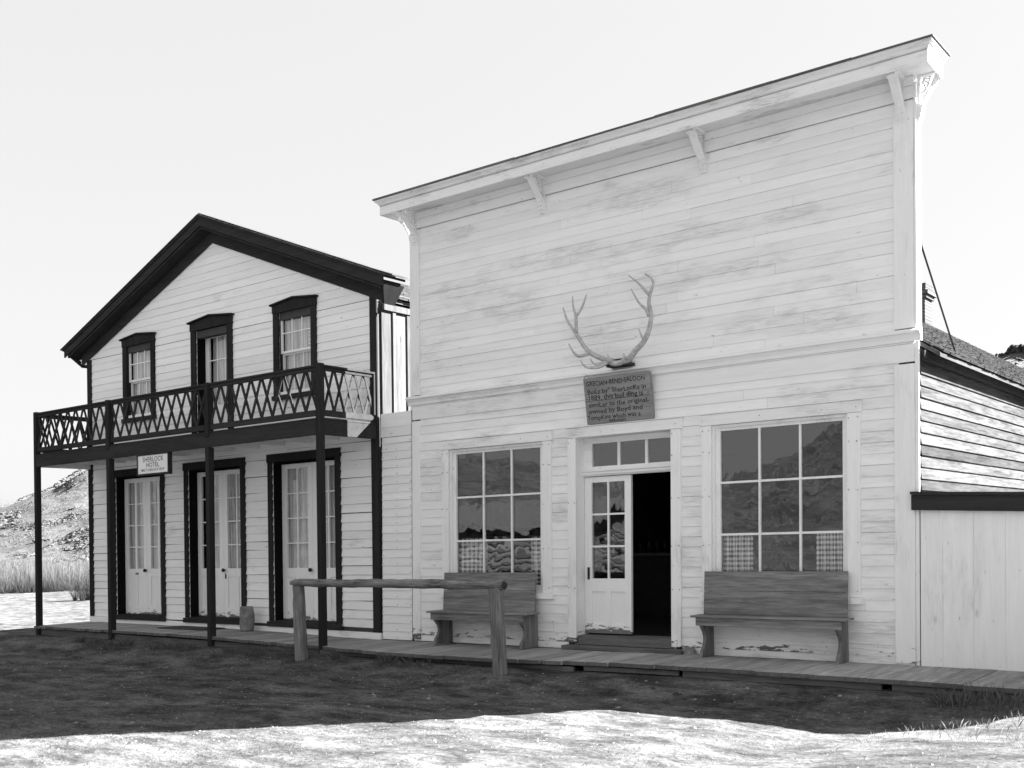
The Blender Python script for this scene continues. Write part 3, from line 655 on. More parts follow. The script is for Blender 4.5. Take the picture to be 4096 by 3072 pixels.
for i,x in enumerate(PX):
    if i in (0,3):
        b=MB(); b.box(x-PW,x+PW,BY,BY+2*PW,-.17,ZR+.02); b.build('porch_post',M['darkz'],hot,HO,bevel=.004)
    else:
        b=MB(); b.box(x-PW,x+PW,BY-.01,BY+2*PW,-.2,2.848); b.build('porch_post',M['darkz'],hot,HO,bevel=.004)
        b=MB(); b.box(x-PW,x+PW,BY-.018,BY+2*PW,3.00,ZR+.01); b.build('rail_post',M['darkz'],balo,HO,bevel=.004)
# ================================================================ BOARDWALK
ZD=[(-8,.05),(-4,.042),(-3,.03),(-1,-.008),(1,-.014),(2.5,-.006),(3.9,.006),(5,.01),(7,.005),(7.5,0),(9,-.005)]
YF=[(-8,-1.09),(-.75,-1.09),(-.4,-1.2),(1,-1.31),(2.5,-1.3),(3.9,-1.16),(5,-1.12),(6.2,-1.16),(7,-1.15),(7.5,-1.22),(8.2,-1.27),(12,-1.3)]
b=MB(); x=-8.12; 
while x<10.5:
    w=(.15 if x<-.45 else .285)+rr(-.008,.008); 
    if x<-.45: w=.15+rr(-.01,.03)
    g_=.006; x1=x+w-g_; z0,z1=lerp(ZD,x),lerp(ZD,x1); ya,yb=lerp(YF,x)+rr(-.012,.012),lerp(YF,x1); yb=ya+rr(-.004,.004); dz=rr(-.003,.003); t=.045; yw=-.036 if x<-.6 else -.014
    b.hexa([(x,ya,z0+dz-t),(x1,yb,z1+dz-t),(x1,yw,z1+dz-t),(x,yw,z0+dz-t),(x,ya,z0+dz),(x1,yb,z1+dz),(x1,yw,z1+dz),(x,yw,z0+dz)]); x+=w
dk=tag(b.build('boardwalk',M['deck'],org=(0,-.6,0),bevel=.004),None,kind='structure')
b=MB(); 
for (xa,xb,z0,z1,zb0,zb1) in ((3.6,4.75,-.052,-.05,-.10,-.10),(4.8,6.88,-.045,-.045,-.15,-.15),(6.98,8.7,-.05,-.052,-.17,-.20),(8.75,10.4,-.05,-.052,-.25,-.25)):
    yy=lerp(YF,xa)+.05; yz=lerp(YF,xb)+.05; b.hexa([(xa,yy,zb0),(xb,yz,zb1),(xb,yz+.04,zb1),(xa,yy+.04,zb0),(xa,yy,z0),(xb,yz,z1),(xb,yz+.04,z1),(xa,yy+.04,z0)])
b.hexa([(-8.1,-1.05,-.25),(-.8,-1.05,-.25),(-.8,-1.01,-.25),(-8.1,-1.01,-.25),(-8.1,-1.05,.0),(-.8,-1.05,-.055),(-.8,-1.01,-.055),(-8.1,-1.01,.0)],.1)
b.hexa([(-.7,-1.12,-.25),(3.5,-1.2,-.25),(3.5,-1.16,-.25),(-.7,-1.08,-.25),(-.7,-1.12,-.062),(3.5,-1.2,-.062),(3.5,-1.16,-.062),(-.7,-1.08,-.062)],.1)
tag(b.build('boardwalk_skirt',M['kick']),None,kind='structure')
# ================================================================ FENCE
fn=thing('plank_fence','tall white vertical plank fence with dark cap beside the saloon','fence',(7.9,0,0),SA)
b=MB(); x=6.912; zs=lambda x:1.75-.048*(x-6.86)
ws=[.215,.29,.29,.30,.30,.30,.29,.3,.3,.3]
for w in ws:
    g4=rr(.002,.007)
    b.hexa([(x+.0005,-.02+rr(-.003,.003),-.02),(x+w-.0008,-.02,-.04),(x+w-.0008,.002,-.04),(x+.0005,.002,-.02),(x+.001,-.02,zs(x)-.02),(x+w-g4,-.02,zs(x+w)-.02),(x+w-g4,.002,zs(x+w)-.02),(x+.001,.002,zs(x)-.02)]); x+=w
b.build('planks',M['fence'],fn,SA)
xe=x
b=MB(); b.hexa([(6.835,-.065,zs(6.86)-.185),(xe,-.065,zs(xe)-.185),(xe,-.022,zs(xe)-.185),(6.835,-.022,zs(6.86)-.185),(6.835,-.065,zs(6.86)-.033),(xe,-.065,zs(xe)-.033),(xe,-.022,zs(xe)-.033),(6.835,-.022,zs(6.86)-.033)],.5)
b.build('top_band',M['dark'],fn,SA)
b=MB(); b.hexa([(6.83,-.085,zs(6.86)-.03),(xe,-.085,zs(xe)-.03),(xe,.05,zs(xe)-.03),(6.83,.05,zs(6.86)-.03),(6.83,-.085,zs(6.86)),(xe,-.085,zs(xe)),(xe,.05,zs(xe)),(6.83,.05,zs(6.86))],.5)
b.build('cap_rail',M['dark'],fn,SA)
# ================================================================ BENCHES
def bench(x0,x1,yf,zs_,zb,label,y_back=-.10):
    """x0,x1 seat ends"""
    t=thing('wooden_bench',label,'bench',((x0+x1)/2,yf/2,0))
    b=MB(); b.box(x0,x1,yf,y_back+.01,zs_-.022,zs_,.6); b.build('seat',M['bench'],t,bevel=.005)
    b=MB(); b.box(x0+.05,x1-.06,yf+.035,yf+.058,zs_-.115,zs_-.024,.7); b.build('apron',M['bench'],t,bevel=.003)
    zb1=zs_+.02; zm=zs_+(zb-zs_)*.54
    b=MB(); b.hexa([(x0+.06,y_back-.03,zs_+.001),(x1-.06,y_back-.03,zs_+.001),(x1-.06,y_back-.008,zs_+.001),(x0+.06,y_back-.008,zs_+.001),(x0+.06,y_back-.008,zm),(x1-.06,y_back-.008,zm),(x1-.06,y_back+.014,zm),(x0+.06,y_back+.014,zm)],.3)
    b.hexa([(x0+.06,y_back-.008,zm+.004),(x1-.06,y_back-.008,zm+.004),(x1-.06,y_back+.014,zm+.004),(x0+.06,y_back+.014,zm+.004),(x0+.06,y_back+.014,zb),(x1-.06,y_back+.014,zb),(x1-.06,y_back+.036,zb),(x0+.06,y_back+.036,zb)],.7)
    b.build('backrest',M['bench'],t,bevel=.004)
    for s,x in ((0,x0+.09),(1,x1-.13)):
        h=zs_-.023; yb=y_back+.08; f=yf+.035; H_=yb-f
        prof=[(yb,0),(yb,h)]+[(f,h)]+[(f+.002,h-.10)]+[(f+.02+.075*math.sin(math.pi*k/7),h-.11-(h-.19)*k/7) for k in range(8)]+[(f+.01,.06),(f-.005,.0)]
        b=MB(); b.prism(prof,'x',x,x+.038,.5); b.build('leg',M['benchz'],t,bevel=.003)
        b=MB(); b.hexa([(x+.002,y_back-.006,zs_),(x+.036,y_back-.006,zs_),(x+.036,y_back+.05,zs_),(x+.002,y_back+.05,zs_),(x+.002,y_back+.038,zb-.18),(x+.036,y_back+.038,zb-.18),(x+.036,y_back+.065,zb-.18),(x+.002,y_back+.065,zb-.18)],.2); b.build('back_support',M['benchz'],t)
    return t
bench(.60,2.25,-.41,.445,.945,'weathered wooden bench under the saloon window behind the hitching rail')
bench(4.50,6.27,-.34,.475,.955,'larger wooden bench between the open saloon door and the plank fence')
# ================================================================ HITCHING RAIL
hr=thing('hitching_rail','peeled log hitching rail on two posts in front of the boardwalk','hitching rail',(1.03,-1.5,-.12))
def logtube(p,q,r0,r1,n,seg,wob,mat,name,vert=False):
    b=MB(); P=[];Rr=[]
    for i in range(seg+1):
        t=i/seg; v=Vector(p).lerp(Vector(q),t); v+=Vector((0 if not vert else rr(-wob,wob),rr(-wob,wob),rr(-wob,wob) if not vert else 0)); P.append(v); Rr.append((r0+(r1-r0)*t)*(1+rr(-.05,.05)))
    b.tube(P,Rr,n,.5,True,.035); return b.build(name,mat,hr,bevel=0,smooth=False)
def smoothang(o):
    o.data.polygons.foreach_set('use_smooth',[True]*len(o.data.polygons)); o.data.set_sharp_from_angle(angle=R(40))
o=logtube((-.63,-1.5,-.25),(-.66,-1.5,.822),.088,.078,14,9,.003,M['logz'],'post',True); smoothang(o)
o=logtube((2.71,-1.5,-.25),(2.67,-1.5,.822),.086,.082,14,9,.003,M['logz'],'post',True); smoothang(o)
o=logtube((-.74,-1.5,.865),(2.79,-1.5,.858),.050,.060,14,26,.006,M['log'],'rail'); smoothang(o)
b=MB(); b.tube([(-.80,-1.5,.87),(-.72,-1.5,.868)],[.03,.045],9,.1,True,.25); b.build('splintered_end',M['logz'],hr)
b=MB(); b.tube([(2.785,-1.5,.858),(2.815,-1.5,.858)],[.05,.035],9,.1,True,.2); b.build('splintered_end',M['mat'],hr)
# ================================================================ SIGNS
def text(body,size,xs=1.0,bold=0.0,align='CENTER'):
    c=bpy.data.curves.new('lettering','FONT'); c.body=body; c.size=size; c.align_x=align; c.align_y='TOP_BASELINE'; c.offset=bold; c.extrude=.0; c.resolution_u=2
    o=bpy.data.objects.new('tmp',c); sc.collection.objects.link(o); dg=bpy.context.evaluated_depsgraph_get(); me=bpy.data.meshes.new_from_object(o.evaluated_get(dg))
    bpy.data.objects.remove(o); vs=[(v.co.x*xs,v.co.y) for v in me.vertices]; fs=[tuple(p.vertices) for p in me.polygons]; bpy.data.meshes.remove(me); return vs,fs
def fit(body,width,height,bold=0,wob=0):
    vs,fs=text(body,1,1,bold); x0=min(v[0] for v in vs);x1=max(v[0] for v in vs);y0=min(v[1] for v in vs);y1=max(v[1] for v in vs)
    return [((v[0]-x0)/(x1-x0)*width,(v[1]-y0)/(y1-y0)*height) for v in vs],fs
# saloon sign, leaning against the siding on top of the door head
sg=thing('wooden_sign','weathered board sign telling the saloon history, under the elk antlers','sign',(3.43,-.06,2.745),SA)
SX0,SX1,SZ0,SZ1,YB,YT=2.955,3.865,2.748,3.295,-.045,-.135
def sp(x,z,d): t=(z-SZ0)/(SZ1-SZ0); return (x,YB+(YT-YB)*t-d,z)
zc=SZ0+(SZ1-SZ0)*.50
def slab(z0,z1,x0,x1,d0,d1,tn): 
    b=MB(); b.hexa([sp(x0,z0,d1),sp(x1,z0,d1),sp(x1,z0,d0),sp(x0,z0,d0),sp(x0,z1,d1),sp(x1,z1,d1),sp(x1,z1,d0),sp(x0,z1,d0)],tn); return b
b=slab(SZ0,zc-.003,SX0,SX1,0,.028,.4); b2=slab(zc+.001,SZ1,SX0,SX1,0,.028,.8); b.add(b2.v,b2.f,.7); b.build('board',M['signwood'],sg,SA)
b=slab(SZ0+.002,SZ1-.004,SX1-.045,SX1-.002,-.045,-.002,.3); b3=slab(SZ0+.002,SZ1-.004,SX0+.002,SX0+.04,-.045,-.002,.3); b.add(b3.v,b3.f,.3); b.build('cleat',M['signwood'],sg,SA)
b=slab(zc-.004,zc+.002,SX0,SX1,.0275,.0288,.1)
lines=[('GRECIAN-BEND-SALOON',.04,.94,.822,.053),('BuiLt by" SherLocKs in',.05,.945,.642,.053),('-1889, this buil ding is  -',.015,.985,.512,.056),('simiLar to the originaL',.056,.975,.360,.053),('owned by Boyd and',.04,.87,.218,.054),('TompKins which was a',.012,.835,.085,.052),('saLoon',.35,.605,.012,.037)]
def capfit(body,width,cap,bold):
    hv,_=text('H',1,1,0); c_=max(v[1] for v in hv)-min(v[1] for v in hv); b0=min(v[1] for v in hv); k=cap/c_
    out=[];F=[]; vs,fs=text(body,1,1,bold/k); x0=min(v[0] for v in vs);x1=max(v[0] for v in vs)
    return [((v[0]-x0)/(x1-x0)*width,(v[1]-b0)*k) for v in vs],fs
for q_,fx0,fx1,fz,h in lines:
    vs,fs=capfit(q_,(fx1-fx0)*(SX1-SX0),h,.0009); x0=SX0+fx0*(SX1-SX0); z0=SZ0+fz*(SZ1-SZ0)
    b.add([sp(x0+v[0],z0+v[1]+.004*math.sin(v[0]*23),.0292) for v in vs],fs,.5)
b.build('lettering',M['ink'],sg,SA)
b=MB(); b.tube([(3.0,-.10,3.34),(2.99,-.14,3.33),(3.02,-.13,3.30),(3.06,-.15,3.285)],.003,4); b.tube([(2.99,-.14,3.345),(2.965,-.14,3.32),(2.96,-.15,3.29)],.003,4); b.build('hanging_wire',M['iron'],sg,SA)
# hotel sign
hs=thing('hotel_sign','small white hotel sign in dark frame hung under the balcony beam','sign',(-4.485,-1.08,2.51),HO)
a0,a1,z0,z1=-4.885,-4.085,2.545,2.83
b=MB(); frame(b,a0-.02,a1+.02,-1.115,-1.045,z0-.03,z1+.022,.02,.025,.03,.022); b.build('frame',M['dark'],hs,HO)
b=MB(); b.box(a0,a1-.005,-1.105,-1.055,z0,z1,.5); b.build('panel',M['signwhite'],hs,HO)
b=MB()
for s,fx0,fx1,fz0,fz1 in (('SHERLOCK',.16,.85,.64,.91),('HOTEL',.28,.71,.34,.60),('MRS T SHERLOCK PROP',.12,.87,.12,.26)):
    vs,fs=fit(s,(fx1-fx0)*(a1-a0),(fz1-fz0)*(z1-z0),.004); b.add([(a0+fx0*(a1-a0)+v[0],-1.1062,z0+fz0*(z1-z0)+v[1]) for v in vs],fs,.5)
b.build('lettering',M['ink'],hs,HO)
b=MB()
for x in (-4.7,-4.26): b=MB(); b.tube([(x,-1.08,2.852),(x,-1.08,2.87),(x+.01,-1.08,2.885)],.006,5); b.build('hook',M['iron'],hs,HO)
# ================================================================ ANTLERS
an=thing('elk_antlers','pair of large pale elk antlers mounted above the saloon sign','antlers',(3.46,-.05,3.395),SA)
Cc=Vector((C0.x,C0.y,C0.z))
def ap(x,z,y):   # true 3D point: same bearing, chosen distance from the wall
    p=Vector((x,-.2,z)); q=lean(p,SA); d=q-Cc; t=(y-Cc.y)/(q.y-Cc.y); P=Cc+d*t; return (P.x-SA[0]*P.z,P.y-SA[1]*P.z,P.z)
def beam(pts,r,name='antler',par=None):
    b=MB(); P=[];n=len(pts)
    for i in range(n-1):
        for k in range(3):
            t=k/3; a=pts[max(i-1,0)];bb=pts[i];c=pts[i+1];d=pts[min(i+2,n-1)]
            P.append(tuple(.5*((2*bb[j])+(-a[j]+c[j])*t+(2*a[j]-5*bb[j]+4*c[j]-d[j])*t*t+(-a[j]+3*bb[j]-3*c[j]+d[j])*t**3) for j in range(3)))
    P.append(pts[-1]); m_=len(P); b.tube([ap(*p) for p in P],[r[0]+(r[1]-r[0])*(i/(m_-1))**1.1 for i in range(m_)],8,.5); return b
lb=beam([(3.40,3.45,-.17),(3.24,3.51,-.22),(3.05,3.62,-.28),(2.93,3.78,-.30),(2.84,3.90,-.30),(2.75,4.03,-.28),(2.69,4.19,-.25)],(.036,.009))
for pts,r in (([(2.88,3.86,-.30),(2.88,4.05,-.28),(2.84,4.18,-.28),(2.83,4.31,-.27)],(.024,.006)),([(2.88,4.06,-.28),(2.95,4.13,-.22),(3.0,4.22,-.18),(3.03,4.30,-.15)],(.018,.008)),([(3.07,3.59,-.28),(2.93,3.57,-.36),(2.84,3.63,-.42),(2.77,3.74,-.44)],(.026,.006)),
    ([(3.33,3.45,-.2),(3.2,3.405,-.30),(3.02,3.43,-.38),(2.94,3.52,-.42)],(.026,.006)),([(3.30,3.47,-.2),(3.2,3.43,-.3),(3.12,3.47,-.36),(3.08,3.53,-.38)],(.02,.005)),([(3.36,3.46,-.18),(3.345,3.50,-.2),(3.33,3.55,-.2)],(.014,.004))):
    q=beam(pts,r); lb.add(q.v,q.f,.5)
lb.build('antler',M['bone'],an,SA,smooth=True)
rb=beam([(3.56,3.44,-.17),(3.63,3.45,-.18),(3.72,3.54,-.2),(3.83,3.63,-.22),(3.90,3.76,-.24),(3.93,3.92,-.26),(3.90,4.06,-.27),(3.92,4.18,-.26),(3.96,4.27,-.22),(3.93,4.35,-.2),(3.85,4.41,-.18)],(.040,.009))
for pts,r in (([(3.91,4.16,-.27),(3.86,4.21,-.29),(3.77,4.31,-.32),(3.62,4.44,-.35)],(.024,.006)),([(3.90,3.92,-.26),(3.86,4.0,-.30),(3.76,4.10,-.36),(3.66,4.27,-.4)],(.024,.006)),([(3.84,3.63,-.22),(3.80,3.70,-.28),(3.76,3.79,-.32)],(.018,.005)),([(3.60,3.45,-.2),(3.57,3.48,-.26),(3.555,3.53,-.28)],(.016,.005))):
    q=beam(pts,r); rb.add(q.v,q.f,.5)
rb.build('antler',M['bone'],an,SA,smooth=True)
b=beam([(3.36,3.45,-.15),(3.42,3.425,-.17),(3.5,3.42,-.18),(3.58,3.45,-.17),(3.62,3.455,-.15)],(.034,.034)); b.build('skull_plate',M['bone'],an,SA,smooth=True)
b=MB(); b.box(3.37,3.55,-.14,-.02,3.431,3.485,.2); b.box(3.29,3.60,-.17,-.02,3.396,3.430,.2); b.build('mount',M['mat'],an,SA)
# ================================================================ SMALL THINGS ON THE DECK
b=MB(); 
n=30; prof_=[(0,.100),(.03,.112),(.09,.120),(.16,.127),(.24,.128),(.29,.120),(.34,.112),(.375,.110),(.385,.100)]; rings=[(z,lerp(prof_,z)) for z in [i*.385/16 for i in range(17)]]
vs=[];fs=[]; bx,by=-3.36,-.21
for z,rx in rings:
    for k in range(n):
        a=2*math.pi*k/n; q=1+.06*noise.noise(Vector((math.cos(a)*1.5,math.sin(a)*1.5,z*7))); da=(a-math.radians(300)); 
        q*=1-.42*math.exp(-(da/.38)**2-((z-.285)/.045)**2)-.30*math.exp(-((a-math.radians(225))/.18)**2-((z-.21)/.05)**2)-.10*math.exp(-((a-math.radians(285))/.5)**2-((z-.2)/.03)**2)
        vs.append((bx+rx*q*math.cos(a)+.012*(z-.1),by+rx*.88*q*math.sin(a),.038+z))
for i in range(len(rings)-1):
    for k in range(n): fs.append((i*n+k,i*n+(k+1)%n,(i+1)*n+(k+1)%n,(i+1)*n+k))
fs.append(tuple(range((len(rings)-1)*n,len(rings)*n))); fs.append(tuple(range(n))[::-1]); b.add(vs,fs,.5)
stp=b.build('stone_block',M['stone'],smooth=True); tag(stp,'hollowed weathered stone block standing on boardwalk beside middle hotel door','stone block')
b=MB(); vs=[];ns=10
for (z,k) in ((.0,1),(.05,.95),(.08,.6)):
    for i in range(ns):
        a=2*math.pi*i/ns; q=k*(1+rr(-.2,.2)); vs.append((4.33+.10*q*math.cos(a),-.06+.05*q*math.sin(a),.002+z*(1+rr(-.2,.2))))
fs=[(j*ns+i,j*ns+(i+1)%ns,(j+1)*ns+(i+1)%ns,(j+1)*ns+i) for j in range(2) for i in range(ns)]+[tuple(range(2*ns,3*ns)),tuple(range(ns))[::-1]]
b.add(vs,fs,.5); tag(b.build('door_stone',M['stone']),'small rough stone lying by the saloon door beside the larger bench','stone')
b=MB(); zz=.052; b.hexa([(-5.25,-.55,zz),(-4.1,-.50,zz-.004),(-4.05,-.10,zz-.004),(-5.2,-.12,zz),(-5.25,-.55,zz+.012),(-4.1,-.50,zz+.008),(-4.05,-.10,zz+.008),(-5.2,-.12,zz+.012)],.5); tag(b.build('door_mat',M['mat']),'dark flat mat lying on boardwalk before the middle hotel door','mat')
# dark clods on the ground
clods=[(2770,2790,'dark clod on shaded dirt under the larger bench'),]
# ================================================================ GRASS AND PLANTS
def gz(x,y): return G(x,y)
gr=MB(); V=[];Fc=[];T=[]
def blade(x,y,h,w,ln,z=None):
    z=gz(x,y)-.004 if z is None else z; a=rr(0,math.pi*2); dx,dy=math.cos(a)*w/2,math.sin(a)*w/2; b_=rr(0,math.pi*2); lx,ly=math.cos(b_)*ln*h,math.sin(b_)*ln*h
    n=len(V); V.extend([(x-dx,y-dy,z),(x+dx,y+dy,z),(x+lx*.4+dx*.6,y+ly*.4+dy*.6,z+h*.6),(x+lx,y+ly,z+h)]); Fc.append((n,n+1,n+2)); Fc.append((n,n+2,n+3)) ; T.extend([rr(0,1)]*4)
def dens(x,y):
    q=noise.noise(Vector((x*.7,y*1.1,20)))*.5+.5+noise.noise(Vector((x*2.3,y*3,40)))*.25
    bare=sst(-1,3,x)*sst(-5.5,-2.5,y)   # trodden dirt in front of the saloon
    return max(0,min(1,q*1.25-.30))*(1-.9*bare)
cnt=0
while cnt<95000:
    x=rr(-10.5,9.2); y=-1.35-(rr(0,1)**1.0)*7.6
    if (x-10.3)**2+(y+11.1)**2<9: continue
    if rr(0,1)>dens(x,y): continue
    blade(x,y,rr(.006,.026),rr(.0025,.005),rr(.4,1.6)); cnt+=1
for _ in range(420):   # clumps along the edge of the boardwalk
    x=rr(-6.3,2.2) if rr(0,1)<.8 else rr(7.4,9.0); y=-1.36-abs(random.gauss(0,.10)); nb=random.randint(5,14); hh=rr(.03,.12) if noise.noise(Vector((x*1.3,3,3)))>-.05 else rr(.01,.03)
    for k in range(nb): blade(x+random.gauss(0,.04),y-abs(random.gauss(0,.04)),hh*rr(.5,1.3),rr(.002,.004),rr(.2,1.0))
for _ in range(150):   # taller grass at the right, by the road bank
    x=rr(6.9,9.2); y=rr(-3.0,-1.55); 
    for k in range(random.randint(4,9)): blade(x+random.gauss(0,.05),y+random.gauss(0,.05),rr(.02,.09)*sst(6.6,8.0,x),rr(.002,.004),rr(.2,.9))
for _ in range(20):
    x=rr(7.7,8.3); y=rr(-1.75,-1.4); 
    for k in range(6): blade(x+random.gauss(0,.03),y+random.gauss(0,.03),rr(.08,.24),rr(.002,.0035),rr(.1,.5))
gr.v=V;gr.f=Fc;gr.t=T; tag(gr.build('grass',M['grassm'],org=(0,-4,-.1)),'short dry grass growing on the ground before the boardwalk','grass',kind='stuff')
# loose pebbles
pb=MB()
def pebble(b,x,y,z,r,fl=.6):
    vs=[(x+r*math.cos(a)*rr(.8,1.2),y+r*math.sin(a)*rr(.8,1.2),z-.005) for a in (0,1.2,2.5,3.8,5.0)]+[(x+rr(-.2,.2)*r,y+rr(-.2,.2)*r,z+r*fl)]
    b.add(vs,[(0,1,5),(1,2,5),(2,3,5),(3,4,5),(4,0,5)])
for _ in range(3000):
    x=rr(-6,9); y=rr(-8,-1.35); pebble(pb,x,y,gz(x,y),rr(.004,.02)*(1 if rr(0,1)<.93 else 1.8),.4)
tag(pb.build('gravel',M['stone'],org=(0,-4,-.1)),'small pebbles scattered over the dirt before the boardwalk','gravel',kind='stuff')
def cl(x,y,r,label,grp=None):
    b=MB(); z=gz(x,y)-.01
    for k in range(5): pebble(b,x+rr(-.6,.6)*r,y+rr(-.4,.4)*r,z,r*rr(.4,.8),.5)
    tag(b.build('dung_clod',M['clod']),label,'dung',grp)
CLO=((3.6,-1.75,.04),(4.3,-1.75,.05),(4.77,-1.6,.06),(5.1,-1.75,.07),(5.6,-1.85,.07))
for x,y,r in CLO: cl(x,y,r,'dark dung clod lying on shaded dirt before the saloon','dark clods on the shaded dirt')
cl(2.2,-5.9,.06,'dark clod on the sunlit ground at lower left of the picture'); cl(3.0,-5.7,.05,'dark clod on the sunlit ground below the hitching rail')
# sagebrush on the hillside
def hz(az,r):
    x=CX+r*math.sin(az); y=CY+r*math.cos(az); t=(r-88)/(185-88); zt=CZ+lerp(EL,az)*185; z=-1.35+(zt+1.35)*(max(t,0)**.92)
    q=noise.fractal(Vector((x*.03,y*.03,3)),.8,2,5)*2.2*min(1,t*3)*(1 if t<.85 else .35)+noise.fractal(Vector((x*.2,y*.2,7)),.8,2,4)*.5*min(1,t*3+.1); return x,y,z+q
def blob(b,x,y,z,r,h):
    n=6; vs=[];
    for (k,zz) in ((1,0),(1.05,.45),(.6,.9)):
        for i in range(n):
            a=2*math.pi*i/n+k; vs.append((x+r*k*rr(.7,1.25)*math.cos(a),y+r*k*rr(.7,1.25)*math.sin(a),z+h*zz*rr(.8,1.2)-.1))
    fs=[(j*n+i,j*n+(i+1)%n,(j+1)*n+(i+1)%n,(j+1)*n+i) for j in range(2) for i in range(n)]+[tuple(range(2*n,3*n))]
    b.add(vs,fs)
sb=MB()
def brush(n,a0,a1,r0,r1,s0,s1,curve=None,thr=None):
    for _ in range(n):
        if curve: t=rr(0,1); az=R(a0+(a1-a0)*t); q=r0+(r1-r0)*t+rr(-curve,curve)
        else: az=R(rr(a0,a1)); q=rr(r0,r1)
        x,y,z=hz(az,q)
        if thr is not None and noise.noise(Vector((x*.09,y*.09,1)))+.6*noise.noise(Vector((x*.5,y*.5,4)))<thr: continue
        s_=rr(s0,s1); blob(sb,x,y,z+.08,s_,s_*rr(.6,1.1))
brush(15000,-66,-56.5,92,187,.06,.19,None,.0)
brush(4000,-66,-56.5,92,187,.05,.12)
brush(1500,-60.9,-58.2,96.5,108,.10,.26,None,-.2)
brush(1500,-61.8,-58.3,107.5,119.5,.10,.20,1.0)  # dark brush massed in a band, standing in for the shadowed track cut
brush(420,-63.6,-62.1,138,156,.10,.28)
brush(700,-14,-8,120,186,.12,.3)
tag(sb.build('sagebrush',M['sage'],org=(CX,CY,0)),'dark sagebrush dotting the sunlit hillside beyond the hotel, massed for a shadowed track','sagebrush',kind='stuff')
# willow thicket
def twigs(V,Fc,T,x,y,z,h,n,spread,w,t0=.1,t1=.9):
    for k in range(n):
        a=rr(0,2*math.pi); d=rr(0,1)**.7*spread; hh=h*rr(.45,1.0)*(1-.35*(d/spread)**2); ox,oy=math.cos(a)*d,math.sin(a)*d
        ww=w*rr(.6,1.3); aa=rr(0,math.pi); dx,dy=math.cos(aa)*ww/2,math.sin(aa)*ww/2; m0=len(V); j1,j2=rr(-.08,.08),rr(-.08,.08)
        for i in range(4):
            t=i/3; px,py,pz=x+ox*t**1.2+j1*math.sin(t*5),y+oy*t**1.2+j2*math.sin(t*4),z+hh*t**.9; f=1-i/3.5
            V.append((px-dx*f,py-dy*f,pz)); V.append((px+dx*f,py+dy*f,pz)); tt=t0+(t1-t0)*t; T.append(tt); T.append(tt)
        for i in range(3): Fc.append((m0+2*i,m0+2*i+1,m0+2*i+3,m0+2*i+2))
        for q in range(2):
            i=random.choice((1,2)); b0=V[m0+2*i]; b_=rr(0,6.28); L=hh*rr(.12,.3); m1=len(V)
            V.extend([b0,(b0[0]+dx,b0[1]+dy,b0[2]),(b0[0]+math.cos(b_)*L*.6,b0[1]+math.sin(b_)*L*.6,b0[2]+L)]); T.extend([.5,.5,t1]); Fc.append((m1,m1+1,m1+2))
V=[];Fc=[];T=[]
def dirp(azd,r): a=R(azd); return CX+r*math.sin(a),CY+r*math.cos(a)
for _ in range(1150):
    x,y=dirp(rr(-65,-57.3),rr(72,90)); twigs(V,Fc,T,x,y,-1.3,rr(1.5,3.0),40,rr(.8,1.8),.011)
tb=MB(); tb.v=V;tb.f=Fc;tb.t=T; tag(tb.build('willow_thicket',M['twig'],org=(-60,35,-1.2)),'pale leafless willow thicket at the foot of the hillside','bushes',kind='stuff')
V=[];Fc=[];T=[]; x,y=dirp(-58.9,58); 
for _ in range(16): twigs(V,Fc,T,x+rr(-.7,.7),y+rr(-.7,.7),-1.15,rr(1.2,2.2),50,rr(.9,1.7),.012,.3,.6)
tb=MB(); tb.v=V;tb.f=Fc;tb.t=T; tag(tb.build('bare_shrub',M['darktwig'],org=(x,y,-1.15)),'dark leafless shrub just left of the hotel corner','shrub')
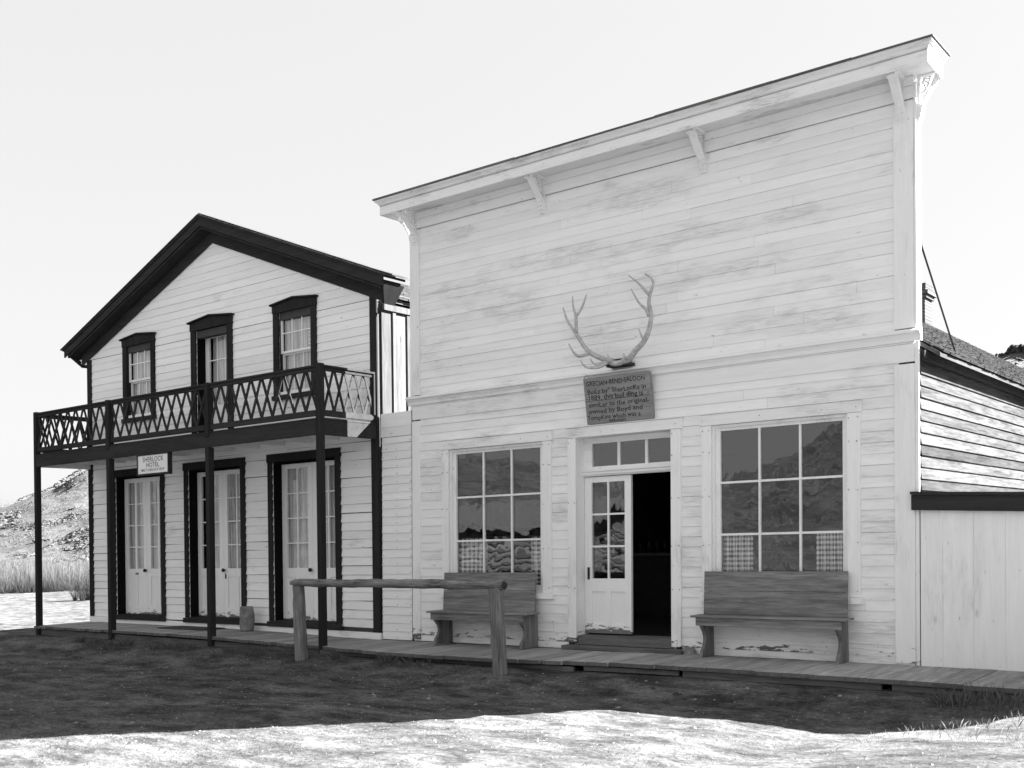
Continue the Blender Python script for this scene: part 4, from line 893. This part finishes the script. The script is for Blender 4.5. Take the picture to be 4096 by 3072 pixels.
# bare tree at the left edge
x,y=dirp(-63.55,75); tt=thing('bare_tree','pale leafless tree on the slope at the left edge of view','tree',(x,y,-.6))
b=MB(); b.tube([(x,y,-.8),(x+.1,y,1.8),(x,y+.1,4.2)],[.16,.11,.05],7); b.build('trunk',M['bark'],tt)
V=[];Fc=[];T=[]
for _ in range(60): twigs(V,Fc,T,x+rr(-.5,.5),y+rr(-.5,.5),rr(1.5,4.4),rr(1.0,1.7),34,rr(.4,1.3),.014,.5,.9)
tb=MB(); tb.v=V;tb.f=Fc;tb.t=T; tb.build('crown',M['twig'],tt)
# junipers on the far ridge at the right
for i,(azd,r,s) in enumerate(((-12.05,182,1.1),(-12.45,184,.9),(-12.9,183,.6),(-11.6,181,1.3),(-13.35,184,.4))):
    x,y,z=hz(R(azd),r); b=MB()
    for k in range(26): blob(b,x+rr(-1,1)*s*1.8,y+rr(-1,1)*s,z-.3+rr(0,.9)*s,s*rr(.3,.6),s*rr(.4,.8))
    tag(b.build('juniper',M['pine'],org=(x,y,z)),'dark juniper on the distant ridge above the saloon roof at right','tree','junipers on the distant ridge')
# log cabin across the street, mirrored in the saloon windows
lc=thing('log_cabin','log cabin across the street mirrored in the saloon windows','building',(-14,-22,-.2))
b=MB(); x0,x1,y0,y1=-17.5,-10.5,-24.5,-20
for k in range(9):
    z=-.05+k*.27; b.tube([(x0-.2,y1,z),(x1+.2,y1,z)],.14,8); b.tube([(x0-.2,y0,z),(x1+.2,y0,z)],.14,8); b.tube([(x0,y0-.2,z+.13),(x0,y1+.2,z+.13)],.14,8); b.tube([(x1,y0-.2,z+.13),(x1,y1+.2,z+.13)],.14,8)
b.build('log_wall',M['cabinlog'],lc)
b=MB(); ym=(y0+y1)/2; b.prism([(y0-.5,2.2),(ym,3.3),(y1+.5,2.2),(y1+.5,2.32),(ym,3.42),(y0-.5,2.32)],'x',x0-.5,x1+.5); b.build('roof',M['shingle'],lc)
b=MB(); b.prism([(y0,2.2),(y1,2.2),(ym,3.25)],'x',x1-.1,x1); b.prism([(y0,2.2),(y1,2.2),(ym,3.25)],'x',x0,x0+.1); b.build('gable',M['barez'],lc)
for o in bpy.data.objects:
    if '_o' in o.keys(): del o['_o']
